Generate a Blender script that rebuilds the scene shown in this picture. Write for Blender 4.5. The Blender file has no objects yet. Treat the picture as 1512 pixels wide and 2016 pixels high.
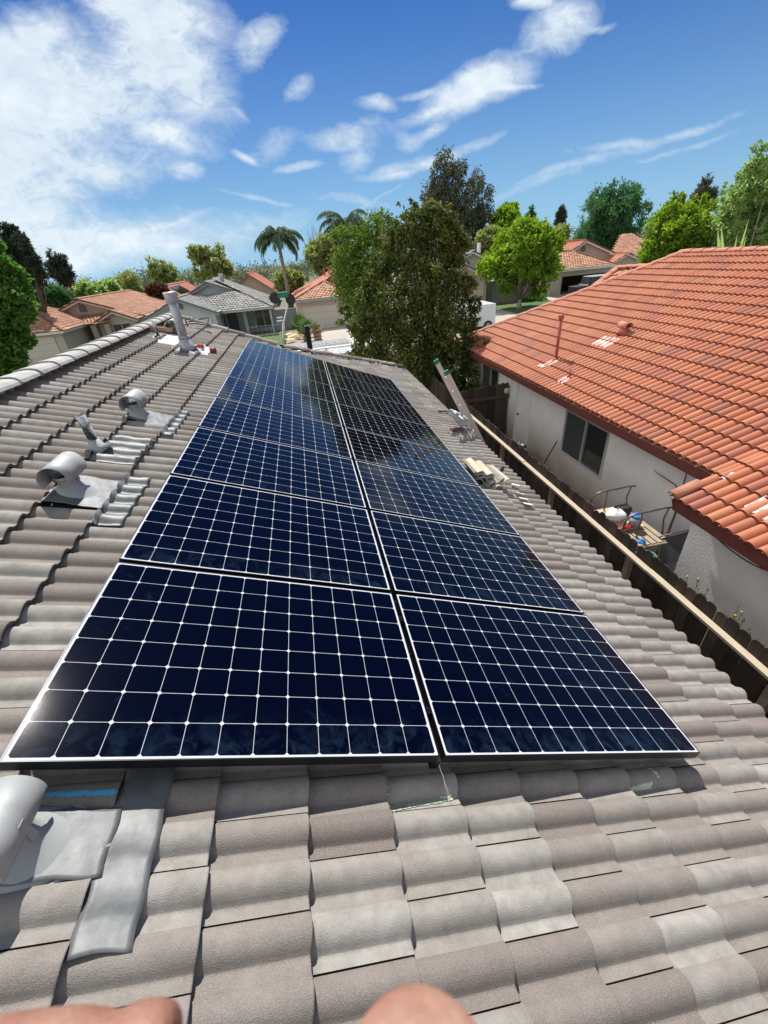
import bpy, bmesh, math, random
import numpy as np
from mathutils import Vector, Matrix, Quaternion

S = bpy.context.scene
COL = S.collection
R = math.radians
RNG = random.Random(7)
NR = np.random.default_rng(11)

# ------------------------------------------------------------------ camera
FPX = 816.13                                    # focal length in pixels of the 1512x2016 photograph
CAM = np.array([1.18072, -0.92818, 1.2673])
RX = np.array([0.9801, -0.18159, -0.08016])     # camera right
RY = np.array([-0.16313, -0.50676, -0.84651])   # camera down
RZ = np.array([0.1131, 0.84275, -0.5263])       # camera forward
cd = bpy.data.cameras.new('camera'); cam = bpy.data.objects.new('camera', cd); COL.objects.link(cam)
cd.sensor_fit = 'VERTICAL'; cd.sensor_height = 36.0; cd.sensor_width = 27.0
cd.lens = FPX * 36.0 / 2016.0
cd.clip_start = 0.005; cd.clip_end = 6000
mw = Matrix(((RX[0], -RY[0], -RZ[0], CAM[0]), (RX[1], -RY[1], -RZ[1], CAM[1]), (RX[2], -RY[2], -RZ[2], CAM[2]), (0, 0, 0, 1)))
cam.matrix_world = mw
cd.dof.use_dof = True; cd.dof.focus_distance = 3.0; cd.dof.aperture_fstop = 17.0
S.camera = cam

# ------------------------------------------------------------------ light
SUN_EL, SUN_AZ = 57.0, -3.0
SUNV = Vector((math.sin(R(SUN_AZ)) * math.cos(R(SUN_EL)), math.cos(R(SUN_AZ)) * math.cos(R(SUN_EL)), math.sin(R(SUN_EL))))
ld = bpy.data.lights.new('sun', 'SUN'); ld.energy = 4.6; ld.angle = R(0.53); ld.color = (1.0, 0.955, 0.885)
lo = bpy.data.objects.new('sun', ld); COL.objects.link(lo)
lo.rotation_euler = SUNV.to_track_quat('Z', 'Y').to_euler(); lo.location = (0, 0, 60)

S.view_settings.view_transform = 'Standard'; S.view_settings.look = 'None'
S.view_settings.exposure = 0.62; S.view_settings.gamma = 1.0
S.cycles.max_bounces = 6; S.cycles.transparent_max_bounces = 8

def ray(x, y):
    d = RX * ((x - 756) / FPX) + RY * ((y - 1008) / FPX) + RZ
    return d / np.linalg.norm(d)
def _pl(x, y, ax, v):
    d = ray(x, y); t = (v - CAM[ax]) / d[ax]; return Vector(CAM + t * d)
def onX(x, y, v): return _pl(x, y, 0, v)
def onY(x, y, v): return _pl(x, y, 1, v)
def onZ(x, y, v): return _pl(x, y, 2, v)

# sky: Nishita plus procedural clouds seen by direction
W = bpy.data.worlds.new('World'); S.world = W; W.use_nodes = True
nt = W.node_tree; nt.nodes.clear()
def N(t, **k):
    n = nt.nodes.new(t)
    for a, b in k.items(): setattr(n, a, b)
    return n
def MA(op, a, b=None, c=None, clamp=False):
    n = N('ShaderNodeMath', operation=op, use_clamp=clamp)
    for i, v in enumerate((a, b, c)):
        if v is None: continue
        if isinstance(v, (int, float)): n.inputs[i].default_value = v
        else: nt.links.new(v, n.inputs[i])
    return n.outputs[0]
sky = N('ShaderNodeTexSky', sky_type='NISHITA', sun_disc=False)
sky.sun_elevation = R(SUN_EL); sky.sun_rotation = R(SUN_AZ); sky.altitude = 100; sky.air_density = 1.0; sky.dust_density = 0.3; sky.ozone_density = 2.2
geo = N('ShaderNodeTexCoord')
sep = N('ShaderNodeSeparateXYZ'); nt.links.new(geo.outputs['Generated'], sep.inputs[0])
yy = MA('MAXIMUM', sep.outputs[1], 0.02)
qx = MA('DIVIDE', sep.outputs[0], yy); qz = MA('DIVIDE', sep.outputs[2], yy)
cq = N('ShaderNodeCombineXYZ'); nt.links.new(qx, cq.inputs[0]); nt.links.new(qz, cq.inputs[1])
def noise(scale, detail, rough, dist=0.0, stretch=(1, 1, 1), rot=0.0, off=(0, 0, 0)):
    mp = N('ShaderNodeMapping'); mp.inputs['Scale'].default_value = stretch; mp.inputs['Rotation'].default_value = (0, 0, rot); mp.inputs['Location'].default_value = off
    nt.links.new(cq.outputs[0], mp.inputs[0])
    n = N('ShaderNodeTexNoise'); n.inputs['Scale'].default_value = scale; n.inputs['Detail'].default_value = detail
    n.inputs['Roughness'].default_value = rough; n.inputs['Distortion'].default_value = dist
    nt.links.new(mp.outputs[0], n.inputs['Vector']); return n.outputs['Fac']
def q_of(x, y):
    d = ray(x, y); return np.array([d[0] / d[1], d[2] / d[1]])
warpn = N('ShaderNodeTexNoise'); warpn.inputs['Scale'].default_value = 3.2; warpn.inputs['Detail'].default_value = 6
nt.links.new(cq.outputs[0], warpn.inputs['Vector'])
wv = N('ShaderNodeVectorMath', operation='SUBTRACT'); wv.inputs[1].default_value = (.5, .5, .5); nt.links.new(warpn.outputs['Color'], wv.inputs[0])
ws = N('ShaderNodeVectorMath', operation='SCALE'); ws.inputs['Scale'].default_value = 0.085; nt.links.new(wv.outputs[0], ws.inputs[0])
wa = N('ShaderNodeVectorMath', operation='ADD'); nt.links.new(cq.outputs[0], wa.inputs[0]); nt.links.new(ws.outputs[0], wa.inputs[1])
# clouds: centre pixel, a pixel on the long axis end, half width (pixels), strength
CL = [((60, 215), (300, 150), 110, .95), ((330, 140), (450, 200), 70, 1.05), ((110, 330), (330, 320), 50, .85), ((40, 110), (150, 60), 60, .95), ((300, 30), (440, 60), 60, 1.0), ((20, 400), (200, 385), 60, .75),
      ((330, 275), (420, 290), 32, .75), ((215, 335), (340, 330), 30, .8), ((370, 340), (402, 340), 18, .85), ((90, 470), (420, 430), 34, .55), ((130, 500), (560, 455), 40, .48), ((330, 440), (440, 410), 10, .55), ((20, 280), (120, 200), 110, .85), ((230, 210), (400, 170), 60, .9), ((-120, 250), (60, 200), 260, .85),
      ((515, 88), (565, 55), 34, .95), ((590, 182), (622, 165), 22, .72), ((740, 205), (785, 208), 15, .85),
      ((680, 262), (755, 248), 26, 1.0), ((700, 305), (735, 285), 22, .85), ((535, 282), (590, 255), 34, .5), ((475, 305), (500, 318), 7, .7), ((585, 325), (635, 318), 10, .75), ((400, 215), (430, 222), 10, .5), ((460, 215), (490, 235), 8, .5),
      ((850, 308), (985, 272), 13, .85), ((780, 318), (840, 300), 16, .6), ((840, 255), (895, 236), 13, .7), ((800, 270), (840, 280), 22, .5),
      ((950, 172), (1050, 130), 34, 1.15), ((1095, 60), (1170, 20), 40, 1.0), ((1045, 10), (1095, 5), 18, .9), ((885, 205), (985, 175), 12, .85), ((830, 185), (890, 172), 8, .6), ((1160, 55), (1222, 38), 9, .6), ((1000, 180), (1070, 172), 8, .6),
      ((1300, 262), (1512, 212), 11, .5), ((1140, 325), (1310, 268), 11, .46), ((1360, 278), (1500, 240), 7, .42), ((1060, 365), (1180, 325), 14, .42),
      ((100, 480), (460, 450), 60, .66), ((350, 470), (620, 425), 34, .6), ((-100, 420), (100, 400), 90, .8), ((680, 395), (780, 405), 16, .42), ((500, 385), (580, 402), 6, .5), ((720, 400), (790, 345), 5, .4)]
tot = None
for (c, e, hw, amp) in CL:
    c0 = q_of(*c); e0 = q_of(*e); d = e0 - c0; L = float(np.linalg.norm(d)) * 1.15; ang = math.atan2(d[1], d[0])
    pn = np.array([-(e[1] - c[1]), e[0] - c[0]], float); pn /= np.linalg.norm(pn)
    wdt = float(np.linalg.norm(q_of(c[0] + pn[0] * hw, c[1] + pn[1] * hw) - c0)) * 1.2
    s1 = N('ShaderNodeVectorMath', operation='SUBTRACT'); s1.inputs[1].default_value = (c0[0], c0[1], 0); nt.links.new(wa.outputs[0], s1.inputs[0])
    d1 = N('ShaderNodeVectorMath', operation='DOT_PRODUCT'); d1.inputs[1].default_value = (math.cos(ang) / L, math.sin(ang) / L, 0); nt.links.new(s1.outputs[0], d1.inputs[0])
    d2 = N('ShaderNodeVectorMath', operation='DOT_PRODUCT'); d2.inputs[1].default_value = (-math.sin(ang) / wdt, math.cos(ang) / wdt, 0); nt.links.new(s1.outputs[0], d2.inputs[0])
    r2 = MA('ADD', MA('MULTIPLY', d1.outputs['Value'], d1.outputs['Value']), MA('MULTIPLY', d2.outputs['Value'], d2.outputs['Value']))
    m = MA('MULTIPLY', MA('POWER', 2.718, MA('MULTIPLY', r2, -1.3)), amp)
    tot = m if tot is None else MA('ADD', MA('MAXIMUM', tot, m), MA('MULTIPLY', MA('MINIMUM', tot, m), .25))
front = MA('MULTIPLY', MA('GREATER_THAN', sep.outputs[1], 0.03), 1.0)
n1 = noise(4.5, 9, .6, .35, (1, 1.9, 1), -0.25); n2 = noise(24, 10, .7, .9, (1, 1.7, 1), -0.35)
nz = MA('ADD', MA('MULTIPLY', MA('SUBTRACT', n1, .5), 2.6), MA('MULTIPLY', MA('SUBTRACT', n2, .5), 1.5))
tc = MA('MINIMUM', tot, 1.05)
den = MA('ADD', MA('MULTIPLY', tc, 1.0), MA('MULTIPLY', nz, MA('ADD', MA('MULTIPLY', tc, .72), .07)))
den = MA('MULTIPLY', MA('SUBTRACT', den, .23), 1.35, clamp=True)
den = MA('MULTIPLY', den, front)
den = MA('MULTIPLY', MA('POWER', den, .9), .9)
rear = MA('MULTIPLY', MA('SUBTRACT', 0.12, sep.outputs[1]), 4.0, clamp=True)  # added pale fill in the unseen rear sky, to lift shaded walls
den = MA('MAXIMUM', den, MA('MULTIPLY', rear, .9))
hs = N('ShaderNodeHueSaturation'); hs.inputs['Saturation'].default_value = 1.25; hs.inputs['Value'].default_value = 0.34
nt.links.new(sky.outputs[0], hs.inputs['Color'])
tn = N('ShaderNodeMix', data_type='RGBA', blend_type='MULTIPLY'); tn.inputs[0].default_value = 1; nt.links.new(hs.outputs[0], tn.inputs[6]); tn.inputs[7].default_value = (.30, .68, 1.24, 1)
hzf = MA('MULTIPLY', MA('POWER', MA('SUBTRACT', 1.0, MA('MULTIPLY', sep.outputs[2], 2.0), clamp=True), 2.2), .92)
hm = N('ShaderNodeMix', data_type='RGBA'); nt.links.new(hzf, hm.inputs[0]); nt.links.new(tn.outputs[2], hm.inputs[6]); hm.inputs[7].default_value = (2.05, 3.5, 4.8, 1)
mx = N('ShaderNodeMix', data_type='RGBA'); nt.links.new(den, mx.inputs[0]); nt.links.new(hm.outputs[2], mx.inputs[6])
csh = N('ShaderNodeMix', data_type='RGBA'); nt.links.new(MA('ADD', MA('MULTIPLY', MA('SUBTRACT', n1, .5), 2.2), MA('ADD', .45, MA('MULTIPLY', MA('SUBTRACT', n2, .5), 1.2)), clamp=True), csh.inputs[0])
csh.inputs[6].default_value = (3.3, 4.0, 4.6, 1); csh.inputs[7].default_value = (5.3, 5.7, 5.9, 1); nt.links.new(csh.outputs[2], mx.inputs[7])
bg = N('ShaderNodeBackground'); bg.inputs[1].default_value = 0.12; rb = N('ShaderNodeMix', data_type='RGBA'); nt.links.new(MA('MAXIMUM', rear, MA('MULTIPLY', MA('SUBTRACT', MA('MULTIPLY', sep.outputs[0], -1.0), .78), 6.0, clamp=True)), rb.inputs[0]); nt.links.new(mx.outputs[2], rb.inputs[6]); lfm = N('ShaderNodeMix', data_type='RGBA'); nt.links.new(MA('MULTIPLY', MA('SUBTRACT', MA('MULTIPLY', sep.outputs[0], -1.0), .35), 3.0, clamp=True), lfm.inputs[0]); lfm.inputs[6].default_value = (2.7, 3.1, 3.6, 1); lfm.inputs[7].default_value = (11.5, 11.1, 10.4, 1); nt.links.new(lfm.outputs[2], rb.inputs[7]); nt.links.new(rb.outputs[2], bg.inputs[0])  # unseen sky behind and far left is added fill, brightest at left
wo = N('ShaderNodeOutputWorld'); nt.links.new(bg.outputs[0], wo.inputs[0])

# ------------------------------------------------------------------ mesh helpers
class MB:
    def __init__(s): s.v = []; s.f = []; s.t = []; s.m = []
    def add(s, vs, fs, tint=0.5, mi=0):
        o = len(s.v); s.v.extend([tuple(p) for p in vs])
        for f in fs:
            s.f.append([i + o for i in f]); s.t.append(tint); s.m.append(mi)
        return s
    def box(s, a, b, tint=.5, mi=0):
        x0, y0, z0 = [min(a[i], b[i]) for i in range(3)]; x1, y1, z1 = [max(a[i], b[i]) for i in range(3)]
        vs = [(x0, y0, z0), (x1, y0, z0), (x1, y1, z0), (x0, y1, z0), (x0, y0, z1), (x1, y0, z1), (x1, y1, z1), (x0, y1, z1)]
        return s.add(vs, [(0, 3, 2, 1), (4, 5, 6, 7), (0, 1, 5, 4), (1, 2, 6, 5), (2, 3, 7, 6), (3, 0, 4, 7)], tint, mi)
    def obox(s, c, ax, ay, az, tint=.5, mi=0):        # oriented box, half vectors
        c, ax, ay, az = map(Vector, (c, ax, ay, az)); vs = []
        for k in (-1, 1):
            for (i, j) in ((-1, -1), (1, -1), (1, 1), (-1, 1)): vs.append(c + ax * i + ay * j + az * k)
        return s.add(vs, [(0, 3, 2, 1), (4, 5, 6, 7), (0, 1, 5, 4), (1, 2, 6, 5), (2, 3, 7, 6), (3, 0, 4, 7)], tint, mi)
    def bar(s, a, b, w, h, up=(0, 0, 1), tint=.5, mi=0):
        a, b = Vector(a), Vector(b); d = (b - a); u = Vector(up); x = d.cross(u).normalized(); u = x.cross(d).normalized()
        return s.obox((a + b) / 2, d / 2, x * w / 2, u * h / 2, tint, mi)
    def tube(s, pts, rad, n=8, tint=.5, mi=0, cap=True):
        pts = [Vector(p) for p in pts]
        if isinstance(rad, (int, float)): rad = [rad] * len(pts)
        prev = None; vs = []
        for i, p in enumerate(pts):
            d = (pts[min(i + 1, len(pts) - 1)] - pts[max(i - 1, 0)]).normalized()
            if prev is None:
                u = Vector((0, 0, 1)) if abs(d.z) < .9 else Vector((1, 0, 0)); x = d.cross(u).normalized()
            else: x = (prev - d * prev.dot(d)).normalized()
            prev = x; y = d.cross(x)
            for k in range(n):
                a = 2 * math.pi * k / n; vs.append(p + (x * math.cos(a) + y * math.sin(a)) * rad[i])
        fs = []
        for i in range(len(pts) - 1):
            for k in range(n): fs.append((i * n + k, i * n + (k + 1) % n, (i + 1) * n + (k + 1) % n, (i + 1) * n + k))
        if cap: fs.append(tuple(range(n))[::-1]); fs.append(tuple((len(pts) - 1) * n + k for k in range(n)))
        return s.add(vs, fs, tint, mi)
    def quad(s, a, b, c, d, tint=.5, mi=0): return s.add([a, b, c, d], [(0, 1, 2, 3)], tint, mi)
    def poly(s, ps, tint=.5, mi=0): return s.add(ps, [tuple(range(len(ps)))], tint, mi)
    def build(s, name, mats, parent=None, smooth=False, clip=None, bevel=0):
        me = bpy.data.meshes.new(name); me.from_pydata(s.v, [], s.f)
        at = me.attributes.new('tint', 'FLOAT', 'FACE'); at.data.foreach_set('value', np.array(s.t, np.float32))
        if not isinstance(mats, (list, tuple)): mats = [mats]
        for m in mats: me.materials.append(m)
        me.polygons.foreach_set('material_index', np.array(s.m, np.int32))
        if smooth: me.polygons.foreach_set('use_smooth', np.ones(len(s.f), bool))
        if clip or bevel:
            bm = bmesh.new(); bm.from_mesh(me)
            for (co, no) in (clip or []):
                bmesh.ops.bisect_plane(bm, geom=bm.verts[:] + bm.edges[:] + bm.faces[:], plane_co=co, plane_no=no, clear_outer=True)
            if bevel:
                bmesh.ops.bevel(bm, geom=bm.edges[:], offset=bevel, segments=2, affect='EDGES', profile=.6)
            bm.to_mesh(me); bm.free()
        me.update()
        o = bpy.data.objects.new(name, me); COL.objects.link(o)
        if parent: o.parent = parent
        return o
def fastmesh(name, V, F, T, mat, parent=None, smooth=False):
    me = bpy.data.meshes.new(name); nv, nf = len(V), len(F); k = F.shape[1]
    me.vertices.add(nv); me.vertices.foreach_set('co', V.astype(np.float32).ravel())
    me.loops.add(nf * k); me.loops.foreach_set('vertex_index', F.astype(np.int32).ravel())
    me.polygons.add(nf); me.polygons.foreach_set('loop_start', np.arange(0, nf * k, k, dtype=np.int32))
    me.update(calc_edges=True)
    at = me.attributes.new('tint', 'FLOAT', 'FACE'); at.data.foreach_set('value', T.astype(np.float32))
    me.materials.append(mat)
    if smooth: me.polygons.foreach_set('use_smooth', np.ones(nf, bool))
    o = bpy.data.objects.new(name, me); COL.objects.link(o)
    if parent: o.parent = parent
    return o
def tag(o, label=None, cat=None, group=None, kind=None):
    if label: o['label'] = label
    if cat: o['category'] = cat
    if group: o['group'] = group
    if kind: o['kind'] = kind
    return o
def thing(name, label, cat, loc=(0, 0, 0), group=None):
    o = bpy.data.objects.new(name, None); COL.objects.link(o); o.empty_display_size = .1
    return tag(o, label, cat, group)      # origin kept at world zero so parts keep world coordinates

# ------------------------------------------------------------------ materials
def mat(name, col=(.5, .5, .5), rough=.6, metal=0.0, spec=.5, coat=0.0, coat_rough=.05, col2=None, nscale=0, ndetail=6, bump=0, bscale=200, bdist=.002, ramp=None, tintmix=0.0, col3=None, emis=None, sub=0, trans=0, aniso=None, space='Object', contrast=1.0):
    m = bpy.data.materials.new(name); m.use_nodes = True; t = m.node_tree; b = t.nodes['Principled BSDF']
    b.inputs['Roughness'].default_value = rough; b.inputs['Metallic'].default_value = metal
    b.inputs['Specular IOR Level'].default_value = spec; b.inputs['Coat Weight'].default_value = coat; b.inputs['Coat Roughness'].default_value = coat_rough
    tc = t.nodes.new('ShaderNodeTexCoord'); L = t.links.new
    vec = tc.outputs[space]
    if aniso:
        mp = t.nodes.new('ShaderNodeMapping'); mp.inputs['Scale'].default_value = aniso; L(vec, mp.inputs[0]); vec = mp.outputs[0]
    c = None
    def rgb(x): return (x[0], x[1], x[2], 1)
    def mix(f, a, bb):
        n = t.nodes.new('ShaderNodeMix'); n.data_type = 'RGBA'
        if isinstance(f, float): n.inputs[0].default_value = f
        else: L(f, n.inputs[0])
        for i, v in ((6, a), (7, bb)):
            if isinstance(v, tuple): n.inputs[i].default_value = rgb(v)
            else: L(v, n.inputs[i])
        return n.outputs[2]
    base = tuple(col)
    if ramp:
        at = t.nodes.new('ShaderNodeAttribute'); at.attribute_name = 'tint'
        rp = t.nodes.new('ShaderNodeValToRGB'); rp.color_ramp.interpolation = 'LINEAR'
        while len(rp.color_ramp.elements) < len(ramp): rp.color_ramp.elements.new(.5)
        for e, (pos, cc) in zip(rp.color_ramp.elements, ramp): e.position = pos; e.color = rgb(cc)
        L(at.outputs['Fac'], rp.inputs[0]); base = rp.outputs[0]
    if col2 is not None and nscale:
        nz = t.nodes.new('ShaderNodeTexNoise'); nz.inputs['Scale'].default_value = nscale; nz.inputs['Detail'].default_value = ndetail; nz.inputs['Roughness'].default_value = .65
        L(vec, nz.inputs['Vector'])
        mr = t.nodes.new('ShaderNodeMapRange'); mr.inputs[1].default_value = .5 - .22 / contrast; mr.inputs[2].default_value = .5 + .22 / contrast; L(nz.outputs['Fac'], mr.inputs[0])
        if ramp: # noise modulates the ramp
            mm = t.nodes.new('ShaderNodeMath'); mm.operation = 'MULTIPLY'; mm.inputs[1].default_value = tintmix or .5; L(mr.outputs[0], mm.inputs[0])
            base = mix(mm.outputs[0], base, tuple(col2))
        else: base = mix(mr.outputs[0], base, tuple(col2))
    if col3 is not None:  # fine speckle
        n3 = t.nodes.new('ShaderNodeTexNoise'); n3.inputs['Scale'].default_value = bscale; n3.inputs['Detail'].default_value = 3; L(tc.outputs[space], n3.inputs['Vector'])
        m3 = t.nodes.new('ShaderNodeMapRange'); m3.inputs[1].default_value = .42; m3.inputs[2].default_value = .75; m3.inputs[4].default_value = .55; L(n3.outputs['Fac'], m3.inputs[0])
        base = mix(m3.outputs[0], base, tuple(col3))
    if isinstance(base, tuple): b.inputs['Base Color'].default_value = rgb(base)
    else: L(base, b.inputs['Base Color'])
    if bump:
        nb = t.nodes.new('ShaderNodeTexNoise'); nb.inputs['Scale'].default_value = bscale; nb.inputs['Detail'].default_value = 4; L(tc.outputs[space], nb.inputs['Vector'])
        bp = t.nodes.new('ShaderNodeBump'); bp.inputs['Strength'].default_value = bump; bp.inputs['Distance'].default_value = bdist
        L(nb.outputs['Fac'], bp.inputs['Height']); L(bp.outputs[0], b.inputs['Normal'])
    if emis: b.inputs['Emission Color'].default_value = rgb(emis); b.inputs['Emission Strength'].default_value = 1
    if sub:
        b.inputs['Subsurface Weight'].default_value = sub; b.inputs['Subsurface Scale'].default_value = .01; b.inputs['Subsurface Radius'].default_value = (1, .35, .2)
    if trans:
        out = t.nodes['Material Output']; tr = t.nodes.new('ShaderNodeBsdfTranslucent'); ms = t.nodes.new('ShaderNodeMixShader'); ms.inputs[0].default_value = trans
        if isinstance(base, tuple): tr.inputs[0].default_value = rgb(base)
        else:
            h = t.nodes.new('ShaderNodeHueSaturation'); h.inputs['Value'].default_value = 1.5; h.inputs['Saturation'].default_value = 1.15; L(base, h.inputs['Color']); L(h.outputs[0], tr.inputs[0])
        L(b.outputs[0], ms.inputs[1]); L(tr.outputs[0], ms.inputs[2]); L(ms.outputs[0], out.inputs[0])
    return m

M = {}
M['tile'] = mat('concrete_tile', ramp=[(0, (.145, .118, .107)), (.28, (.205, .175, .158)), (.5, (.27, .248, .222)), (.75, (.34, .327, .298)), (1, (.44, .43, .395))], col2=(.14, .12, .105), nscale=13, ndetail=10, tintmix=.75, col3=(.36, .34, .31), rough=.9, spec=.2, bump=.9, bscale=300, bdist=.003)
M['tile_edge'] = mat('tile_edge', (.07, .064, .06), .9, bump=.5, bscale=200)  # dark colour paints in the shade on the tile ends, plus mossy dirt
M['ridge'] = mat('ridge_concrete', (.44, .44, .42), .9, col2=(.24, .235, .215), nscale=7, ndetail=9, col3=(.42, .42, .4), bump=.5, bscale=200, ramp=None)
M['redtile'] = mat('terracotta_tile', ramp=[(0, (.22, .10, .085)), (.2, (.32, .115, .07)), (.45, (.40, .135, .062)), (.7, (.43, .155, .072)), (.9, (.45, .185, .09)), (1, (.42, .22, .09))], col2=(.33, .11, .07), nscale=6, ndetail=8, tintmix=.5, rough=.7, spec=.35, bump=.3, bscale=150, bdist=.002)
M['redcap'] = mat('terracotta_cap', (.46, .20, .115), .8, col2=(.35, .13, .085), nscale=4, bump=.3, bscale=120)
M['redpaint'] = mat('red_paint', (.20, .06, .045), .6, col2=(.14, .04, .032), nscale=5)
M['redpipe'] = mat('red_pipe_paint', (.42, .08, .055), .5, col2=(.3, .06, .045), nscale=8)
M['pvframe'] = mat('black_anodised', (.012, .012, .016), .35, metal=.6)
def pvmat(name, col, rough, cw=1.0):
    m = mat(name, col, .5, spec=.0, coat=cw, coat_rough=rough)
    t = m.node_tree; b = t.nodes['Principled BSDF']; L = t.links.new
    tc = t.nodes.new('ShaderNodeTexCoord')
    n = t.nodes.new('ShaderNodeTexNoise'); n.inputs['Scale'].default_value = 1500; n.inputs['Detail'].default_value = 2
    L(tc.outputs['Object'], n.inputs['Vector'])
    bp = t.nodes.new('ShaderNodeBump'); bp.inputs['Strength'].default_value = .06; bp.inputs['Distance'].default_value = .0004
    L(n.outputs['Fac'], bp.inputs['Height']); L(bp.outputs[0], b.inputs['Coat Normal'])
    b.inputs['Coat IOR'].default_value = 1.28
    return m, t, b
M['pvcell'], t_, b_ = pvmat('solar_cell', (.002, .003, .012), .07)
# dusty smears and handling marks on the glass
tc_ = t_.nodes.new('ShaderNodeTexCoord'); oi = t_.nodes.new('ShaderNodeObjectInfo')
va = t_.nodes.new('ShaderNodeVectorMath'); va.operation = 'ADD'; t_.links.new(tc_.outputs['Object'], va.inputs[0]); t_.links.new(oi.outputs['Random'], va.inputs[1])
na = t_.nodes.new('ShaderNodeTexNoise'); na.inputs['Scale'].default_value = 9; na.inputs['Detail'].default_value = 7; na.inputs['Roughness'].default_value = .62; na.inputs['Distortion'].default_value = 1.4
nb_ = t_.nodes.new('ShaderNodeTexNoise'); nb_.inputs['Scale'].default_value = 1.7; nb_.inputs['Detail'].default_value = 2
t_.links.new(va.outputs[0], na.inputs['Vector']); t_.links.new(va.outputs[0], nb_.inputs['Vector'])
r1 = t_.nodes.new('ShaderNodeMapRange'); r1.inputs[1].default_value = .58; r1.inputs[2].default_value = .72; t_.links.new(na.outputs['Fac'], r1.inputs[0])
r2 = t_.nodes.new('ShaderNodeMapRange'); r2.inputs[1].default_value = .5; r2.inputs[2].default_value = .66; t_.links.new(nb_.outputs['Fac'], r2.inputs[0])
# more smears along the lower (near) 15 cm of each panel
sp_ = t_.nodes.new('ShaderNodeSeparateXYZ'); t_.links.new(tc_.outputs['Object'], sp_.inputs[0])
r3 = t_.nodes.new('ShaderNodeMapRange'); r3.inputs[1].default_value = .2; r3.inputs[2].default_value = .03; t_.links.new(sp_.outputs[1], r3.inputs[0])
r4 = t_.nodes.new('ShaderNodeMapRange'); r4.inputs[1].default_value = .44; r4.inputs[2].default_value = .7; t_.links.new(na.outputs['Fac'], r4.inputs[0])
mA = t_.nodes.new('ShaderNodeMath'); mA.operation = 'MULTIPLY'; t_.links.new(r1.outputs[0], mA.inputs[0]); t_.links.new(r2.outputs[0], mA.inputs[1])
mB = t_.nodes.new('ShaderNodeMath'); mB.operation = 'MULTIPLY'; t_.links.new(r3.outputs[0], mB.inputs[0]); t_.links.new(r4.outputs[0], mB.inputs[1])
mC = t_.nodes.new('ShaderNodeMath'); mC.operation = 'ADD'; mC.use_clamp = True; t_.links.new(mA.outputs[0], mC.inputs[0]); t_.links.new(mB.outputs[0], mC.inputs[1])
mD = t_.nodes.new('ShaderNodeMath'); mD.operation = 'MULTIPLY'; mD.inputs[1].default_value = .22; t_.links.new(mC.outputs[0], mD.inputs[0])
mxx = t_.nodes.new('ShaderNodeMix'); mxx.data_type = 'RGBA'; mxx.inputs[6].default_value = (.0006, .001, .0055, 1); mxx.inputs[7].default_value = (.035, .07, .12, 1)
t_.links.new(mD.outputs[0], mxx.inputs[0]); t_.links.new(mxx.outputs[2], b_.inputs['Base Color'])
M['pvback'], _, _ = pvmat('solar_backsheet', (.50, .52, .56), .07)
M['galv'] = mat('galvanised_paint', (.37, .385, .375), .6, metal=.15, col2=(.28, .3, .3), nscale=9, ndetail=8, bump=.1, bscale=60)
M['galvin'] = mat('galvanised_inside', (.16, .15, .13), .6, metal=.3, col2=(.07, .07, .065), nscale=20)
M['flash'] = mat('aluminium_flashing', (.18, .185, .185), .55, metal=.35, col2=(.10, .108, .112), nscale=10, ndetail=10, bump=.35, bscale=45, bdist=.002)
M['flue'] = mat('flue_steel', (.42, .45, .49), .5, metal=.3, col2=(.3, .31, .33), nscale=14, bump=.1, bscale=40)
M['pipe_bw'] = mat('sooty_pipe', (.50, .53, .52), .5, col2=(.012, .018, .018), nscale=9, contrast=3)
M['stucco'] = mat('white_stucco', (.87, .85, .81), .95, col2=(.76, .74, .70), nscale=2.5, ndetail=9, bump=.9, bscale=38, bdist=.012)
M['stucco_cream'] = mat('cream_stucco', (.44, .385, .31), .95, col2=(.38, .33, .265), nscale=1.5, bump=.4, bscale=30)
M['stucco_pink'] = mat('pinkish_stucco', (.44, .35, .29), .95, col2=(.38, .3, .25), nscale=1.5)
M['stucco_grey'] = mat('pale_grey_siding', (.42, .45, .445), .85, col2=(.37, .4, .4), nscale=1.5)
M['trim_cream'] = mat('cream_trim', (.55, .52, .44), .7)
M['trim_grey'] = mat('grey_trim', (.25, .29, .29), .7)
M['garage_cream'] = mat('cream_garage_door', (.46, .42, .355), .7)
M['garage_grey'] = mat('pale_grey_garage_door', (.45, .47, .47), .7)
M['darkred'] = mat('dark_red_verge', (.16, .045, .035), .8)
M['dgrey'] = mat('dark_grey_verge', (.10, .115, .12), .8)
M['hroof_o'] = mat('orange_tiles', ramp=[(0, (.26, .12, .08)), (.4, (.36, .165, .095)), (.7, (.42, .21, .12)), (1, (.52, .33, .18))], rough=.85, col2=(.25, .12, .08), nscale=3, tintmix=.35)
M['hroof_r'] = mat('red_tiles', ramp=[(0, (.34, .11, .07)), (.5, (.45, .155, .09)), (1, (.55, .25, .16))], rough=.85, col2=(.3, .1, .07), nscale=3, tintmix=.35)
M['hroof_g'] = mat('grey_tiles', ramp=[(0, (.15, .155, .15)), (.5, (.21, .215, .205)), (1, (.33, .32, .28))], rough=.85, col2=(.13, .13, .12), nscale=3, tintmix=.35)
M['glassdark'] = mat('window_glass', (.02, .025, .03), .06, spec=.6)
M['screen'] = mat('insect_screen', (.045, .055, .055), .6)
M['blind'] = mat('slatted_blind', (.075, .085, .06), .5)
M['alu'] = mat('aluminium_frame', (.55, .56, .57), .4, metal=.5)
M['white'] = mat('white_paint', (.72, .73, .74), .45)
M['whitevan'] = mat('white_vehicle_paint', (.66, .69, .72), .3, coat=.3)
M['black'] = mat('black_plastic', (.015, .015, .017), .45)
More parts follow.
